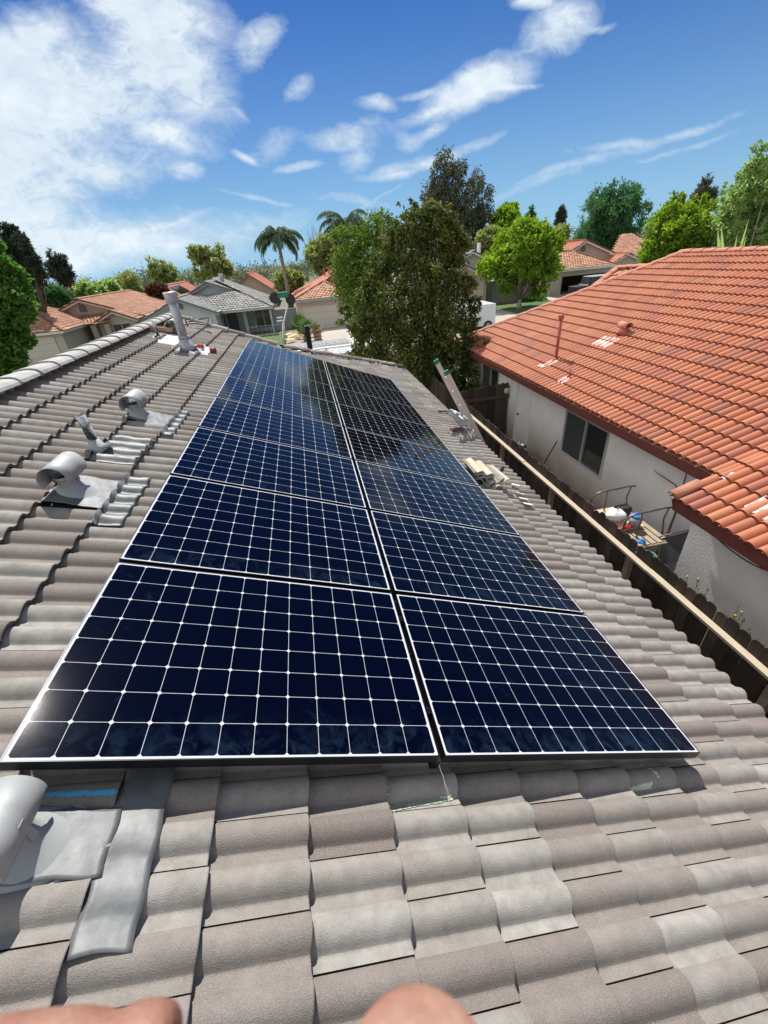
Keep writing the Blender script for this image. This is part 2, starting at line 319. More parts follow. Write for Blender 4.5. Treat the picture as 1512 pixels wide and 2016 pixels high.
M['rubber'] = mat('tyre_rubber', (.02, .02, .02), .85)
M['fence'] = mat('weathered_fence_board', ramp=[(0, (.03, .02, .015)), (.5, (.06, .042, .031)), (1, (.11, .078, .056))], col2=(.014, .011, .01), nscale=6, ndetail=8, tintmix=.6, rough=.95, bump=.6, bscale=50, aniso=(6, 6, 1))
M['lumber'] = mat('new_lumber', (.46, .40, .30), .85, col2=(.33, .26, .18), nscale=5, ndetail=8, aniso=(14, 1, 14), bump=.2, bscale=80)
M['oldwood'] = mat('old_wood', (.33, .27, .2), .85, col2=(.2, .16, .12), nscale=9)
M['concrete'] = mat('driveway_concrete', (.40, .37, .32), .95, col2=(.33, .3, .26), nscale=.6, ndetail=9, space='Object')
M['asphalt'] = mat('asphalt', (.085, .083, .08), .95, col2=(.06, .06, .058), nscale=.7)
M['dirt'] = mat('dry_ground', (.2, .165, .12), .98, col2=(.12, .115, .06), nscale=.35, ndetail=10)
M['grass'] = mat('lawn', (.07, .13, .03), .95, col2=(.045, .09, .02), nscale=2, ndetail=8)
M['bark'] = mat('bark', (.16, .125, .095), .95, col2=(.08, .06, .05), nscale=9, bump=.6, bscale=30)
M['palebark'] = mat('pale_bark', (.30, .27, .22), .95, col2=(.2, .18, .15), nscale=9)
M['skin'] = mat('skin', (.33, .20, .14), .6, col2=(.24, .10, .07), nscale=90, ndetail=5, sub=.2, bump=.6, bscale=700, bdist=.0008)
M['nail'] = mat('nail', (.72, .45, .37), .3, sub=.2)
M['phone'] = mat('black_phone', (.01, .01, .01), .3)
M['chalkb'] = mat('blue_chalk', (.06, .32, .52), .95); M['chalkw'] = mat('pale_chalk', (.5, .56, .42), .95)
M['paper'] = mat('white_paper', (.75, .75, .75), .7)
M['cardboard'] = mat('cardboard', (.36, .22, .13), .9)
M['green'] = mat('green_plastic', (.01, .16, .09), .45); M['blue'] = mat('blue_plastic', (.03, .13, .4), .45); M['red'] = mat('red_plastic', (.45, .03, .03), .45)
M['purple'] = mat('faded_purple_rubber', (.18, .09, .16), .6); M['pink'] = mat('pink_plastic', (.62, .22, .2), .6)
M['hose'] = mat('green_hose', (.05, .22, .15), .5); M['yellow'] = mat('yellow_scrap', (.6, .5, .15), .8); M['tan'] = mat('tan_board', (.5, .4, .28), .9)
M['bluetarp'] = mat('pale_blue_sheet', (.3, .42, .6), .5)
def leafmat(name, lo, hi, trans=.28, rough=.55, mid=None):
    r = [(0, lo), (.5, mid or tuple((a + b) / 2 for a, b in zip(lo, hi))), (1, hi)]
    return mat(name, ramp=r, rough=rough, trans=trans, spec=.1)
M['leaf_glossy'] = leafmat('olive_glossy_leaf', (.02, .042, .014), (.24, .23, .06), .28, .6, (.085, .12, .034))
M['leaf_lime'] = leafmat('lime_leaf', (.06, .11, .02), (.17, .24, .05), .42)
M['leaf_maple'] = leafmat('leaf_maple_m', (0.074, 0.158, 0.023), (0.263, 0.357, 0.058), .52)
M['leaf_left'] = leafmat('mid_green_leaf', (0.046, 0.120, 0.028), (0.138, 0.258, 0.055), .42)
M['leaf_dark'] = leafmat('dark_needles', (0.025, 0.046, 0.029), (0.074, 0.095, 0.063), .08)
M['leaf_euc'] = leafmat('grey_green_leaf', (0.051, 0.068, 0.043), (0.136, 0.144, 0.096), .15)
M['leaf_willow'] = leafmat('willow_leaf', (0.040, 0.104, 0.045), (0.090, 0.195, 0.075), .42)
M['leaf_poplar'] = leafmat('leaf_poplar_m', (0.163, 0.264, 0.081), (0.345, 0.446, 0.182), .52)
M['leaf_olive'] = leafmat('olive_leaf', (0.13, 0.175, 0.055), (0.34, 0.38, 0.15), .42)
M['leaf_palm'] = leafmat('palm_frond', (0.043, 0.085, 0.051), (0.128, 0.192, 0.104), .2)
M['leaf_fan'] = leafmat('fan_palm_leaf', (.05, .1, .03), (.15, .23, .08), .25)
M['leaf_red'] = leafmat('reddish_leaf', (.08, .03, .025), (.14, .08, .05), .2)
M['twig'] = mat('bare_twig', (.25, .22, .18), .9)
M['leaf_far'] = leafmat('distant_leaf', (0.060, 0.098, 0.053), (0.140, 0.182, 0.098), .15)
# ------------------------------------------------------------------ own roof frame
AL = R(22); CA, SA = math.cos(AL), math.sin(AL)
GZ = -4.05
def RF(u, v, n): return Vector((u * CA + n * SA, v, -u * SA + n * CA))
def on_roof(x, y, n=-.12):
    d = Vector(ray(x, y)); nn = Vector((SA, 0, CA)); p0 = RF(0, 0, n); c = Vector(CAM); t = (p0 - c).dot(nn) / d.dot(nn); P = c + d * t
    return (P.x * CA - P.z * SA, P.y)

def prof(q, half, hgt):
    b = half * .70
    if q <= b:
        s = math.sin(math.pi * q / b); return hgt * (s ** .78 if s > 0 else 0) + .011 * (1 - q / b)
    return .011 * ((q - b) / (half - b))
def prof_full(q, half, hgt):
    s = math.sin(math.pi * min(1, max(0, q / half))); return hgt * (s ** .7 if s > 0 else 0)
def tile_field(F, u0, nC, L, w0, w1, Wd, phase, hgt=.034, thick=.026, skip=None, rnd=1, even=(0, .03, .09, .2, .36, .52, .63, .69, .72, .78, .88, 1.0), tintf=None, nstart=0, jit=.0015, prof=prof, gap=True):
    """interlocking roof tiles: u runs down the slope, w along the course; F(u, w, h) gives the point"""
    mb = MB(); rg = random.Random(rnd); half = Wd / 2
    for k in range(nstart, nC):
        ut = u0 + k * L - .03; ub = u0 + (k + 1) * L
        ph = phase + (half if k % 2 else 0)
        i0 = int(math.floor((w0 - ph) / Wd)) - 1; i1 = int(math.ceil((w1 - ph) / Wd)) + 1
        for i in range(i0, i1):
            tt = rg.random(); dz = rg.uniform(-jit, jit); du = rg.uniform(-.004, .004); tw = rg.uniform(-jit, jit)
            for b in range(2):
                ws = ph + i * Wd + b * half
                if ws + half < w0 or ws > w1: continue
                if skip and skip((ut + ub) / 2, ws + half / 2): continue
                tb = min(.88, max(0, tt * .45 + rg.random() * .55))
                if tintf: tb = tintf(tb, k, rg)
                vs = []; n = len(even)
                for row, (uu, hh) in enumerate(((ut, -.012), (ub - .006 + du, thick), (ub - .0015 + du, thick - .0008), (ub + du, thick - .003))):
                    for e in even:
                        q = min(e * half, half - (.0045 if b == 1 and gap else 0)); h = prof(q, half, hgt)
                        vs.append(F(uu, ws + q, hh + h + dz + tw * (b + e - 1)))
                for e in even:
                    q = e * half; vs.append(F(ub + du - .002, ws + q, prof(q, half, hgt) + dz + thick - .028))
                fs = [];
                for r_ in range(3):
                    for j in range(n - 1): fs.append((r_ * n + j, r_ * n + j + 1, (r_ + 1) * n + j + 1, (r_ + 1) * n + j))
                mb.add(vs, fs, tb, 0)
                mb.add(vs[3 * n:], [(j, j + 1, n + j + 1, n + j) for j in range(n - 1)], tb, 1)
                if b == 0:   # side lip over the neighbouring tile: the fine joint line
                    hj = prof(0, half, hgt); a, c, d = F(ut, ws, -.012 + hj), F(ub + du - .006, ws, thick + hj + dz), F(ub + du, ws, thick + hj + dz - .003)
                    a2, c2, d2 = F(ut, ws + .001, -.03), F(ub + du - .006, ws + .001, thick - .02), F(ub + du, ws + .001, thick - .02)
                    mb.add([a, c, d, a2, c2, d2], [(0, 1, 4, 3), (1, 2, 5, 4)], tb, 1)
    return mb

house = thing('house', 'near house with grey barrel tile roof and metal vents, carrying the solar panels', 'house')
LT, WT = .331, .281
NB = -.172
def Fown(u, w, h): return RF(u, -w, NB + h)
def skip_own(u, w):
    v = -w
    if .02 < u < .35 and -.28 < v < -.07: return True       # vent base in front
    if -.64 < u < -.31 and 1.72 < v < 2.12: return True
    if -.64 < u < -.31 and 3.36 < v < 3.66: return True
    if -.99 < u < -.64 and 6.7 < v < 7.12: return True
    return False
hipP = RF(.73, 9.56, -.13)
own = tile_field(Fown, -1.634, 18, LT, -12.4, 4.2, WT, -.011 - .281 * 40 + .0, skip=skip_own, rnd=3)
# the far end: gable above, hip below (two cuts); build the two portions separately
gable_v = 9.62
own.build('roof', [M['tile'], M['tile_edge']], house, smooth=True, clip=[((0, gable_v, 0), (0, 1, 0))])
low = tile_field(Fown, -1.634, 18, LT, -12.6, -gable_v, WT, -.011 - .281 * 40, rnd=4, nstart=7)
hd = Vector((-.70, 1, 0)).normalized()
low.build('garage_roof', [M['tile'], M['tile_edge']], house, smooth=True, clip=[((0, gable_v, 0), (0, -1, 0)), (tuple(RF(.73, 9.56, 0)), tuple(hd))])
mb = MB()   # decking below the tiles, back slope, gable
mb.quad(RF(-1.66, -4.2, -.19), RF(4.28, -4.2, -.19), RF(4.28, gable_v - .02, -.19), RF(-1.66, gable_v - .02, -.19))
mb.quad(RF(.7, gable_v - .02, -.19), RF(4.28, gable_v - .02, -.19), RF(4.28, 12.0, -.19), RF(.8, gable_v + .02, -.19))
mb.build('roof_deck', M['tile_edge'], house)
RID = RF(-1.66, 0, -.14)
def Fback(u, w, h): return Vector((RID.x - u * CA - (h - .03) * SA * 0 - 0 , w, RID.z - u * SA + h * CA - .03))
bk = tile_field(Fback, 0, 14, LT, -4, gable_v, WT, 0, rnd=8, even=(0, .14, .34, .56, .68, 1.0))
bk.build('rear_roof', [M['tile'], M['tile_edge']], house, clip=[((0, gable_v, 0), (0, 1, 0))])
mb = MB(); zb = RID.z - .1
for (x0, x1) in ((-6.2, 3.55),):
    mb.add([(x0 + 3.0, gable_v - .25, zb - 1.62), (x1, gable_v - .25, GZ), (x0, gable_v - .25, GZ), (RID.x, gable_v - .25, zb - .1), (x1, gable_v - .25, -1.75), (x0, gable_v - .25, -1.9)], [(2, 1, 4, 3, 5)])
    mb.box((x1 - .1, -4.1, GZ), (x1, gable_v - .3, -1.72)); mb.box((x0, -4.1, GZ), (x0 + .1, gable_v - .3, -1.9))
mb.box((.9, gable_v - .2, GZ), (3.55, 11.2, -1.72))
mb.build('wall', M['stucco_cream'], house)
mb = MB(); mb.bar(RF(4.25, -4.2, -.25), RF(4.25, 12.0, -.25), .03, .14); mb.build('eave_board', M['trim_cream'], house)
# ridge caps
def cap_run(a, b, wdt, hgt, exp=.36, nrm=(0, 0, 1), name='ridge_cap', m=None, par=None, seed=1, droop=0.06):
    a, b, nrm = Vector(a), Vector(b), Vector(nrm).normalized(); d = (b - a); Ln = d.length; d.normalize(); x = d.cross(nrm).normalized(); nrm = x.cross(d).normalized()
    mb = MB(); rg = random.Random(seed); n = max(1, int(Ln / exp))
    sec = [(-1, 0), (-.93, .42), (-.72, .8), (-.4, .98), (0, 1.05), (.4, .98), (.72, .8), (.93, .42), (1, 0)]
    for i in range(n):
        s0 = i * Ln / n; s1 = (i + 1) * Ln / n + .05; rr = rg.uniform(-.004, .004); tt = rg.random(); vs = []
        for (s, sc, lift) in ((s0, 1.0, .014), (s1, .92, 0.0)):
            for (cx, cy) in sec: vs.append(a + d * s + x * (cx * wdt / 2 * sc + rr) + nrm * (cy * hgt * sc + lift))
        for (cx, cy) in sec: vs.append(a + d * s0 + x * (cx * (wdt / 2 - .016) + rr) + nrm * (cy * (hgt - .016) + .018))
        k = len(sec); fs = [(j, j + 1, k + j + 1, k + j) for j in range(k - 1)]
        mb.add(vs, fs, tt, 0)
        mb.add(vs, [(j + 1, j, 2 * k + j, 2 * k + j + 1) for j in range(k - 1)], tt, 0)
    o = mb.build(name, [m or M['ridge'], M['tile_edge']], par or house, smooth=False); return o
cap_run(RF(-1.68, -4.2, -.115), RF(-1.68, gable_v + .1, -.115), .30, .062, seed=2)
cap_run(RF(.55, gable_v, -.135), RF(-1.62, gable_v, -.135), .20, .07, name='verge_cap', seed=3, m=M['tile'])
cap_run(RF(4.2, 12.0, -.135), RF(.70, 9.52, -.135), .24, .07, name='hip_cap', seed=5, m=M['tile'], exp=.33)
# the hip face and soffit (turned away from the lens)
mb = MB(); mb.poly([RF(.75, 9.56, -.16), RF(4.25, 12.0, -.16), Vector((.9, 12.1, RF(4.25, 0, -.16).z))]); mb.build('hip_slope', M['tile'], house)

# chalk marks
def smear(name, a, b, wd, m, n=60, h=.0, seed=1):
    mb = MB(); rg = random.Random(seed)
    for i in range(n):
        s = rg.random(); u = a[0] + (b[0] - a[0]) * s; v = a[1] + (b[1] - a[1]) * s + rg.uniform(-wd, wd)
        hh = surf_own(u, v) + .0015 + h; l = rg.uniform(.004, .013); w_ = rg.uniform(.001, .003); an = rg.uniform(-.5, .5)
        du, dv = math.cos(an) * l, math.sin(an) * l
        mb.quad(RF(u - du, v - dv - w_, NB + surf_own(u - du, v - dv - w_) + .0015), RF(u + du, v + dv - w_, NB + surf_own(u + du, v + dv - w_) + .0015), RF(u + du, v + dv + w_, NB + surf_own(u + du, v + dv + w_) + .0015), RF(u - du, v - dv + w_, NB + surf_own(u - du, v - dv + w_) + .0015))
    return mb.build(name, m, house)
def surf_own(u, v):
    k = math.floor((u + 1.634) / LT); fr = (u + 1.634) / LT - k
    half = WT / 2; ph = -.011 + (half if k % 2 else 0)
    q = (-v - ph) % half
    return -.012 + (.038) * ((fr * LT + .03) / (LT + .014)) + prof(q, half, .034)
smear('blue_chalk_line', (.0, -.03), (.34, -.045), .006, M['chalkb'], 260, seed=2)
smear('chalk_mark', (1.35, -.115), (1.65, -.095), .008, M['chalkw'], 220, seed=3)
smear('chalk_mark', (1.345, .01), (1.352, -.11), .002, M['chalkw'], 60, seed=4)
smear('chalk_mark', (2.66, -.09), (2.83, -.078), .008, M['chalkw'], 110, seed=5)
smear('chalk_mark', (2.86, .03), (2.88, -.06), .003, M['chalkw'], 26, seed=6)
smear('blue_chalk_line', (.02, .72), (.16, .72), .006, M['chalkb'], 26, seed=7)

# ------------------------------------------------------------------ roof vents (parts of the house)
def flashing(par, us, vs_, flat=0.0, seed=1, lift=.014, name='flashing', m=None):
    rg = random.Random(seed); (u0, u1), (v0, v1) = us, vs_; nu, nv = max(4, int((u1 - u0) / .018)), max(6, int((v1 - v0) / .012)); V = []
    for i in range(nu + 1):
        for j in range(nv + 1):
            u = u0 + (u1 - u0) * i / nu; v = v0 + (v1 - v0) * j / nv
            h = surf_own(u, v) * (1 - flat) + flat * (.033 if flat > .7 else .026)
            wv = (.0012 if flat > .7 else .003) * math.sin(u * 31 + seed + 9 * v) * math.sin(v * 27 + seed * 2) + .0008 * math.sin(u * 90 + v * 40 + seed) + rg.uniform(-.0006, .0006)
            e = .0
            V.append(RF(u + .004 * math.sin(v * 40 + seed), v + .004 * math.sin(u * 33), NB + h + lift + wv))
    F = [(i * (nv + 1) + j, (i + 1) * (nv + 1) + j, (i + 1) * (nv + 1) + j + 1, i * (nv + 1) + j + 1) for i in range(nu) for j in range(nv)]
    mb = MB(); mb.add(V, F); o = mb.build(name, m or M['flash'], par, smooth=True)
    md = o.modifiers.new('th', 'SOLIDIFY'); md.thickness = .0012
    return o
def hood_vent(uc, vc, flashes, seed=1, r=.078, ln=.28, label=None, hz=.15):
    base = RF(uc, vc, -.15)
    # skirt and neck, leaning back to vertical
    mb = MB(); n = 28; rings = []
    up = Vector((0, 0, 1))
    for (t, ru, rv, mixv) in ((0, .150, .125, 0), (.10, .140, .118, .1), (.35, .108, .098, .5), (.62, .086, .086, .85), (1.0, .078, .078, 1.0)):
        ring = []
        for k in range(n):
            a = 2 * math.pi * k / n
            # roof ellipse shifted downslope at the foot
            pr = RF(uc + .035 * (1 - mixv) + ru * math.cos(a), vc + rv * math.sin(a), -.142)
            pv = base + Vector((ru * math.cos(a), rv * math.sin(a), 0)) + up * .15
            foot = pr; top = base + Vector((.075 * math.cos(a), .075 * math.sin(a), .0 + hz - .005))
            ring.append(foot.lerp(top, t) + (Vector((math.cos(a), math.sin(a), 0)) * (-.02 * math.sin(math.pi * t))))
        rings.append(ring)
    vs = [p for r_ in rings for p in r_]; fs = [(i * n + k, i * n + (k + 1) % n, (i + 1) * n + (k + 1) % n, (i + 1) * n + k) for i in range(len(rings) - 1) for k in range(n)]
    mb.add(vs, fs)
    root = mb.build('roof_vent', M['galv'], house, smooth=True)
    md = root.modifiers.new('th', 'SOLIDIFY'); md.thickness = .0015
    mb = MB(); rim = [RF(uc + .035 + .165 * math.cos(2 * math.pi * k / n), vc + .14 * math.sin(2 * math.pi * k / n), -.137) for k in range(n)]
    rim2 = [RF(uc + .035 + .147 * math.cos(2 * math.pi * k / n), vc + .123 * math.sin(2 * math.pi * k / n), -.131) for k in range(n)]
    mb.add(rim + rim2, [(k, (k + 1) % n, n + (k + 1) % n, n + k) for k in range(n)]); mb.build('collar', M['galv'], root, smooth=True)
    # hood: an arched sheet, axis level along the ridge
    mb = MB(); cz = base.z + hz; cx = base.x; m_ = 22; vs = []
    a0, a1 = R(-32), R(212)
    for (yy_) in (vc - ln / 2, vc - ln / 6, vc + ln / 6, vc + ln / 2):
        for k in range(m_ + 1):
            a = a0 + (a1 - a0) * k / m_; rr = r * 1.12
            vs.append(Vector((cx + rr * math.cos(a), yy_, cz + .012 + rr * math.sin(a))))
    fs = [(i * (m_ + 1) + k, (i + 1) * (m_ + 1) + k, (i + 1) * (m_ + 1) + k + 1, i * (m_ + 1) + k + 1) for i in range(3) for k in range(m_)]
    mb.add(vs, fs); o = mb.build('hood', [M['galv']], root, smooth=True)
    md = o.modifiers.new('th', 'SOLIDIFY'); md.thickness = .002
    mb = MB(); 
    for s in (-1, 1):
        mb = MB(); mb.box((cx + s * .074 - .002, vc - .012, cz - .06), (cx + s * .074 + .002, vc + .012, cz + .03)); mb.build('strap', M['galv'], root)
    mb = MB(); ring = [base + Vector((.073 * math.cos(2 * math.pi * k / n), .073 * math.sin(2 * math.pi * k / n), .12)) for k in range(n)]; mb.poly(ring); mb.build('screen', M['black'], root)
    for i, (us, vv, fl) in enumerate(flashes): flashing(root, us, vv, fl, seed + i)
    return root
hood_vent(.125, -.18, [((-.02, .378), (-.275, -.085), 1.0), ((.353, .514), (-.45, .06), .82)], 1, r=.068, ln=.24, hz=.108)
hood_vent(-.53, 1.90, [((-.64, -.30), (1.72, 2.12), 1.0), ((-.310, -.145), (1.58, 2.26), .1)], 4)
hood_vent(-.58, 3.50, [((-.66, -.30), (3.36, 3.68), 1.0), ((-.310, -.205), (3.16, 3.9), .1)], 8)
# stub pipe
b0 = RF(-.63, 2.60, -.15)
mb = MB(); mb.tube([b0, b0 + Vector((0, .0, .05)), b0 + Vector((-.005, 0, .30))], [.036, .036, .034], 16); sp = mb.build('vent_pipe', M['pipe_bw'], house, smooth=True)
mb = MB(); mb.tube([b0 + Vector((-.005, 0, .299)), b0 + Vector((-.005, 0, .302))], .028, 16); mb.build('pipe_mouth', M['black'], sp)
mb = MB(); mb.tube([RF(-.61, 2.6, -.15), b0 + Vector((0, 0, .04)), b0 + Vector((0, 0, .10))], [.1, .06, .041], 18); mb.build('boot', M['galv'], sp, smooth=True)
flashing(sp, (-.62, -.318), (2.42, 2.92), .08, 5)
# thin pipe near the far ridge
b0 = RF(-1.34, 7.25, -.15)
mb = MB(); mb.tube([b0, b0 + Vector((-.01, 0, .26))], [.028, .026], 12); sp = mb.build('vent_pipe', M['pipe_bw'], house, smooth=True)
flashing(sp, (-1.42, -1.2), (7.05, 7.4), .2, 6)
# tall flue
b0 = RF(-.83, 6.93, -.15)
mb = MB(); mb.tube([b0 + Vector((0, 0, .15)), b0 + Vector((-.0, 0, .80))], [.07, .07], 22); fl = mb.build('flue', M['flue'], house, smooth=True)
mb = MB(); mb.tube([b0 + Vector((0, 0, .70)), b0 + Vector((0, 0, .712)), b0 + Vector((0, 0, .85)), b0 + Vector((0, 0, .86))], [.07, .098, .098, .095], 22); mb.build('flue_cap', M['flue'], fl, smooth=True)
mb = MB(); mb.tube([b0 + Vector((0, 0, .835)), b0 + Vector((0, 0, .85)), b0 + Vector((0, 0, .865))], [.101, .106, .101], 22); mb.build('cap_rim', M['alu'], fl, smooth=True)
mb = MB(); mb.tube([b0 + Vector((.02, 0, -.02)), b0 + Vector((0, 0, .06)), b0 + Vector((0, 0, .2))], [.16, .115, .073], 20); mb.build('base_cone', M['flue'], fl, smooth=True)
mb = MB(); mb.tube([b0 + Vector((0, 0, .17)), b0 + Vector((0, 0, .18)), b0 + Vector((0, 0, .21)), b0 + Vector((0, 0, .22))], [.073, .086, .086, .073], 20); mb.build('storm_collar', M['galv'], fl, smooth=True)
flashing(fl, (-1.02, -.62), (6.6, 7.3), .3, 2); flashing(fl, (-.68, -.5), (6.9, 7.5), .1, 9, m=M['paper'], name='sealant_patch'); flashing(fl, (-1.3, -1.0), (6.9, 7.8), .1, 12, m=M['paper'], name='sealant_patch')
# low round hood beside the flue
b0 = RF(-1.2, 7.9, -.15)
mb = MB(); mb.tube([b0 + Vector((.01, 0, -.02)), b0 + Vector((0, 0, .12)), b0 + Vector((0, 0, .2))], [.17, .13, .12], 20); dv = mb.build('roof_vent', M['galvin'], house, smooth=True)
mb = MB(); m_ = 18; vs = []
for yy_ in (7.72, 8.12):
    for k in range(m_ + 1):
        a = R(-10) + R(200) * k / m_; vs.append(Vector((b0.x + .135 * math.cos(a), yy_, b0.z + .15 + .12 * math.sin(a))))
mb.add(vs, [(k, m_ + 1 + k, m_ + 2 + k, k + 1) for k in range(m_)]); o = mb.build('hood', M['white'], dv, smooth=True); o.modifiers.new('t', 'SOLIDIFY').thickness = .003

# ------------------------------------------------------------------ solar panels
PW, PD, CC = 1.559, 1.046, .1275
GAPU, PITV = .0266, 1.0741
def panel_meshes():
    mu, mv = (PW - 12 * CC) / 2, (PD - 8 * CC) / 2
    g, ch = .0009, .0085
    mb = MB()
    fr = .0045                                      # visible frame lip
    for i in range(12):
        for j in range(8):
            x0, x1 = mu + i * CC, mu + (i + 1) * CC; y0, y1 = mv + j * CC, mv + (j + 1) * CC
            a, b, c, d = x0 + g, x1 - g, y0 + g, y1 - g
            o8 = [(a + ch, c), (b - ch, c), (b, c + ch), (b, d - ch), (b - ch, d), (a + ch, d), (a, d - ch), (a, c + ch)]
            vs = [(p[0], p[1], 0) for p in o8] + [(x0, y0, 0), (x1, y0, 0), (x1, y1, 0), (x0, y1, 0)]
            mb.add(vs, [(0, 1, 2, 3, 4, 5, 6, 7)], .5, 0)
            mb.add(vs, [(8, 9, 1, 0), (9, 2, 1), (9, 10, 3, 2), (10, 4, 3), (10, 11, 5, 4), (11, 6, 5), (11, 8, 7, 6), (8, 0, 7)], .5, 1)
    X0, X1, Y0, Y1 = mu, PW - mu, mv, PD - mv
    for r_ in (((fr, fr), (PW - fr, Y0)), ((fr, Y1), (PW - fr, PD - fr)), ((fr, Y0), (X0, Y1)), ((X1, Y0), (PW - fr, Y1))):
        (a, c), (b, d) = r_; mb.add([(a, c, 0), (b, c, 0), (b, d, 0), (a, d, 0)], [(0, 1, 2, 3)], .5, 1)
    cells = mb
    f = MB(); H = .046
    for (a, b) in (((0, 0), (PW, fr)), ((0, PD - fr), (PW, PD)), ((0, fr), (fr, PD - fr)), ((PW - fr, fr), (PW, PD - fr))):
        f.box((a[0], a[1], -H), (b[0], b[1], .0018))
    f.box((fr, fr, -H + .002), (PW - fr, fr + .02, -H + .004)); f.box((fr, PD - fr - .02, -H + .002), (PW - fr, PD - fr, -H + .004))
    bkm = MB(); bkm.box((fr + .001, fr + .001, -.008), (PW - fr - .001, PD - fr - .001, -.003))
    return cells, f, bkm
cm, fm, bm_ = panel_meshes()
pm = Matrix(((CA, 0, SA, 0), (0, 1, 0, 0), (-SA, 0, CA, 0), (0, 0, 0, 1)))
ords = ['first', 'second', 'third', 'fourth', 'fifth', 'sixth', 'seventh', 'eighth']
glass0 = frame0 = back0 = clamp0 = None
for col_ in range(2):
    for row in range(8):
        u0 = col_ * (PW + GAPU); v0 = row * PITV
        side = 'left (upslope)' if col_ == 0 else 'right (downslope)'
        if row == 0: lb = f'nearest solar panel of the {side} column, ' + ('beside the foreground vent hood' if col_ == 0 else 'above the chalk marked tiles')
        elif row == 7: lb = f'farthest solar panel of the {side} column, at the far roof edge'
        else: lb = f'{ords[row]} solar panel from the camera in the {side} column'
        o = bpy.data.objects.new('solar_panel', None); COL.objects.link(o); o.empty_display_size = .2
        tag(o, lb, 'solar panel', 'solar panels mounted in two columns on the tiled roof')
        o.matrix_world = Matrix.Translation(RF(u0, v0, 0)) @ pm
        if glass0 is None:
            glass0 = cm.build('cell_glass', [M['pvcell'], M['pvback']], o); frame0 = fm.build('frame', M['pvframe'], o); back0 = bm_.build('backsheet', M['black'], o)
            clamps = []
            for vy in (.22, .82):
                k = MB(); k.box((PW + .001, vy - .018, -.03), (PW + .022, vy + .018, .002)); k.tube([(PW + .012, vy, .002), (PW + .012, vy, .008)], .005, 8)
                clamps.append(k.build('clamp', M['pvframe'], o))
        else:
            for src in [glass0, frame0, back0] + (clamps if col_ == 0 else []):
                c = src.copy(); COL.objects.link(c); c.parent = o
for k, vv in enumerate((.18, .86)):
    pass
for (uu, nm_) in ((1.567, 'm'),):
    mb = MB(); mb.bar(RF(uu, .03 if nm_ != 'm' else .004, -.075), RF(uu, 8 * PITV - .04, -.075), .035, .05, up=(SA, 0, CA))
    where = {'a': 'highest up the slope', 'b': 'under the right part of the left column', 'm': 'seen in the gap between the two panel columns', 'c': 'under the left part of the right column', 'd': 'lowest down the slope'}[nm_]
    tag(mb.build('mounting_rail', M['pvframe']), 'black mounting rail running away from the camera in the gap between the two panel columns', 'rail')
# skirt shadow gap: wires / hooks under front edge
# ------------------------------------------------------------------ neighbour house (red tiles)
nb = thing('house', 'house across the side yard with a bright terracotta tile roof and plain white stucco wall', 'house')
EX, EZ = 6.5, -1.75
def Fnb(u, w, h):   # eave edge at u = 0 at X = EX, u negative up the slope
    return Vector((EX - u * CA - h * SA, w, EZ - u * SA + h * CA))
EVN = (0, .02, .08, .2, .35, .5, .65, .8, .92, .98, 1.0)
def nb_tint(t, k, rg):
    if k == 19: t = t * .5 + .5 + (.1 if rg.random() < .4 else 0)
    return min(1, t)
clipc = tuple(Fnb(-6.30, 11.45, 0)); far = Vector((12.36 - 6.55, 11.4 - 14.95, 0)); nrm = Vector((-far.y, far.x, 0)).normalized()
if nrm.y < 0: nrm = -nrm
main = tile_field(Fnb, -19 * LT, 19, LT, 3.29, 15.3, .292, .02, hgt=.062, rnd=21, tintf=nb_tint, even=EVN, prof=prof_full)
main.build('roof', [M['redtile'], M['redpaint']], nb, smooth=True, clip=[(tuple(Vector((6.55, 14.95, 0))), tuple(nrm))])
near = tile_field(Fnb, -19 * LT, 21, LT, -5.2, 3.29, .292, 3.29 - .292 * 40, hgt=.062, rnd=22, tintf=nb_tint, even=EVN, prof=prof_full)
near.build('projecting_roof', [M['redtile'], M['redpaint']], nb, smooth=True)
mb = MB()
mb.quad(Fnb(.0, 3.3, -.03), Fnb(0, 14.9, -.03), Fnb(-6.3, 11.45, -.03), Fnb(-6.3, 3.3, -.03)); mb.quad(Fnb(.62, -5.2, -.03), Fnb(.62, 3.28, -.03), Fnb(-6.3, 3.28, -.03), Fnb(-6.3, -5.2, -.03))
mb.poly([Fnb(0, 14.95, -.03), Fnb(-6.3, 11.45, -.03), Vector((18.2, 14.95, EZ))]); mb.poly([Vector((18.2, 14.95, EZ)), Fnb(-6.3, 11.45, -.03), Fnb(-6.3, -5.2, -.03), Vector((18.2, -5.2, EZ))])
mb.build('roof_deck', M['redcap'], nb)
cap_run(Fnb(-.02, 14.9, .02), Fnb(-6.27, 11.45, .02), .27, .075, name='hip_cap', m=M['redcap'], par=nb, exp=.38, seed=6)
cap_run(Fnb(-6.28, -5.2, .02), Fnb(-6.28, 11.5, .02), .27, .075, name='ridge_cap', m=M['redcap'], par=nb, exp=.38, seed=7)
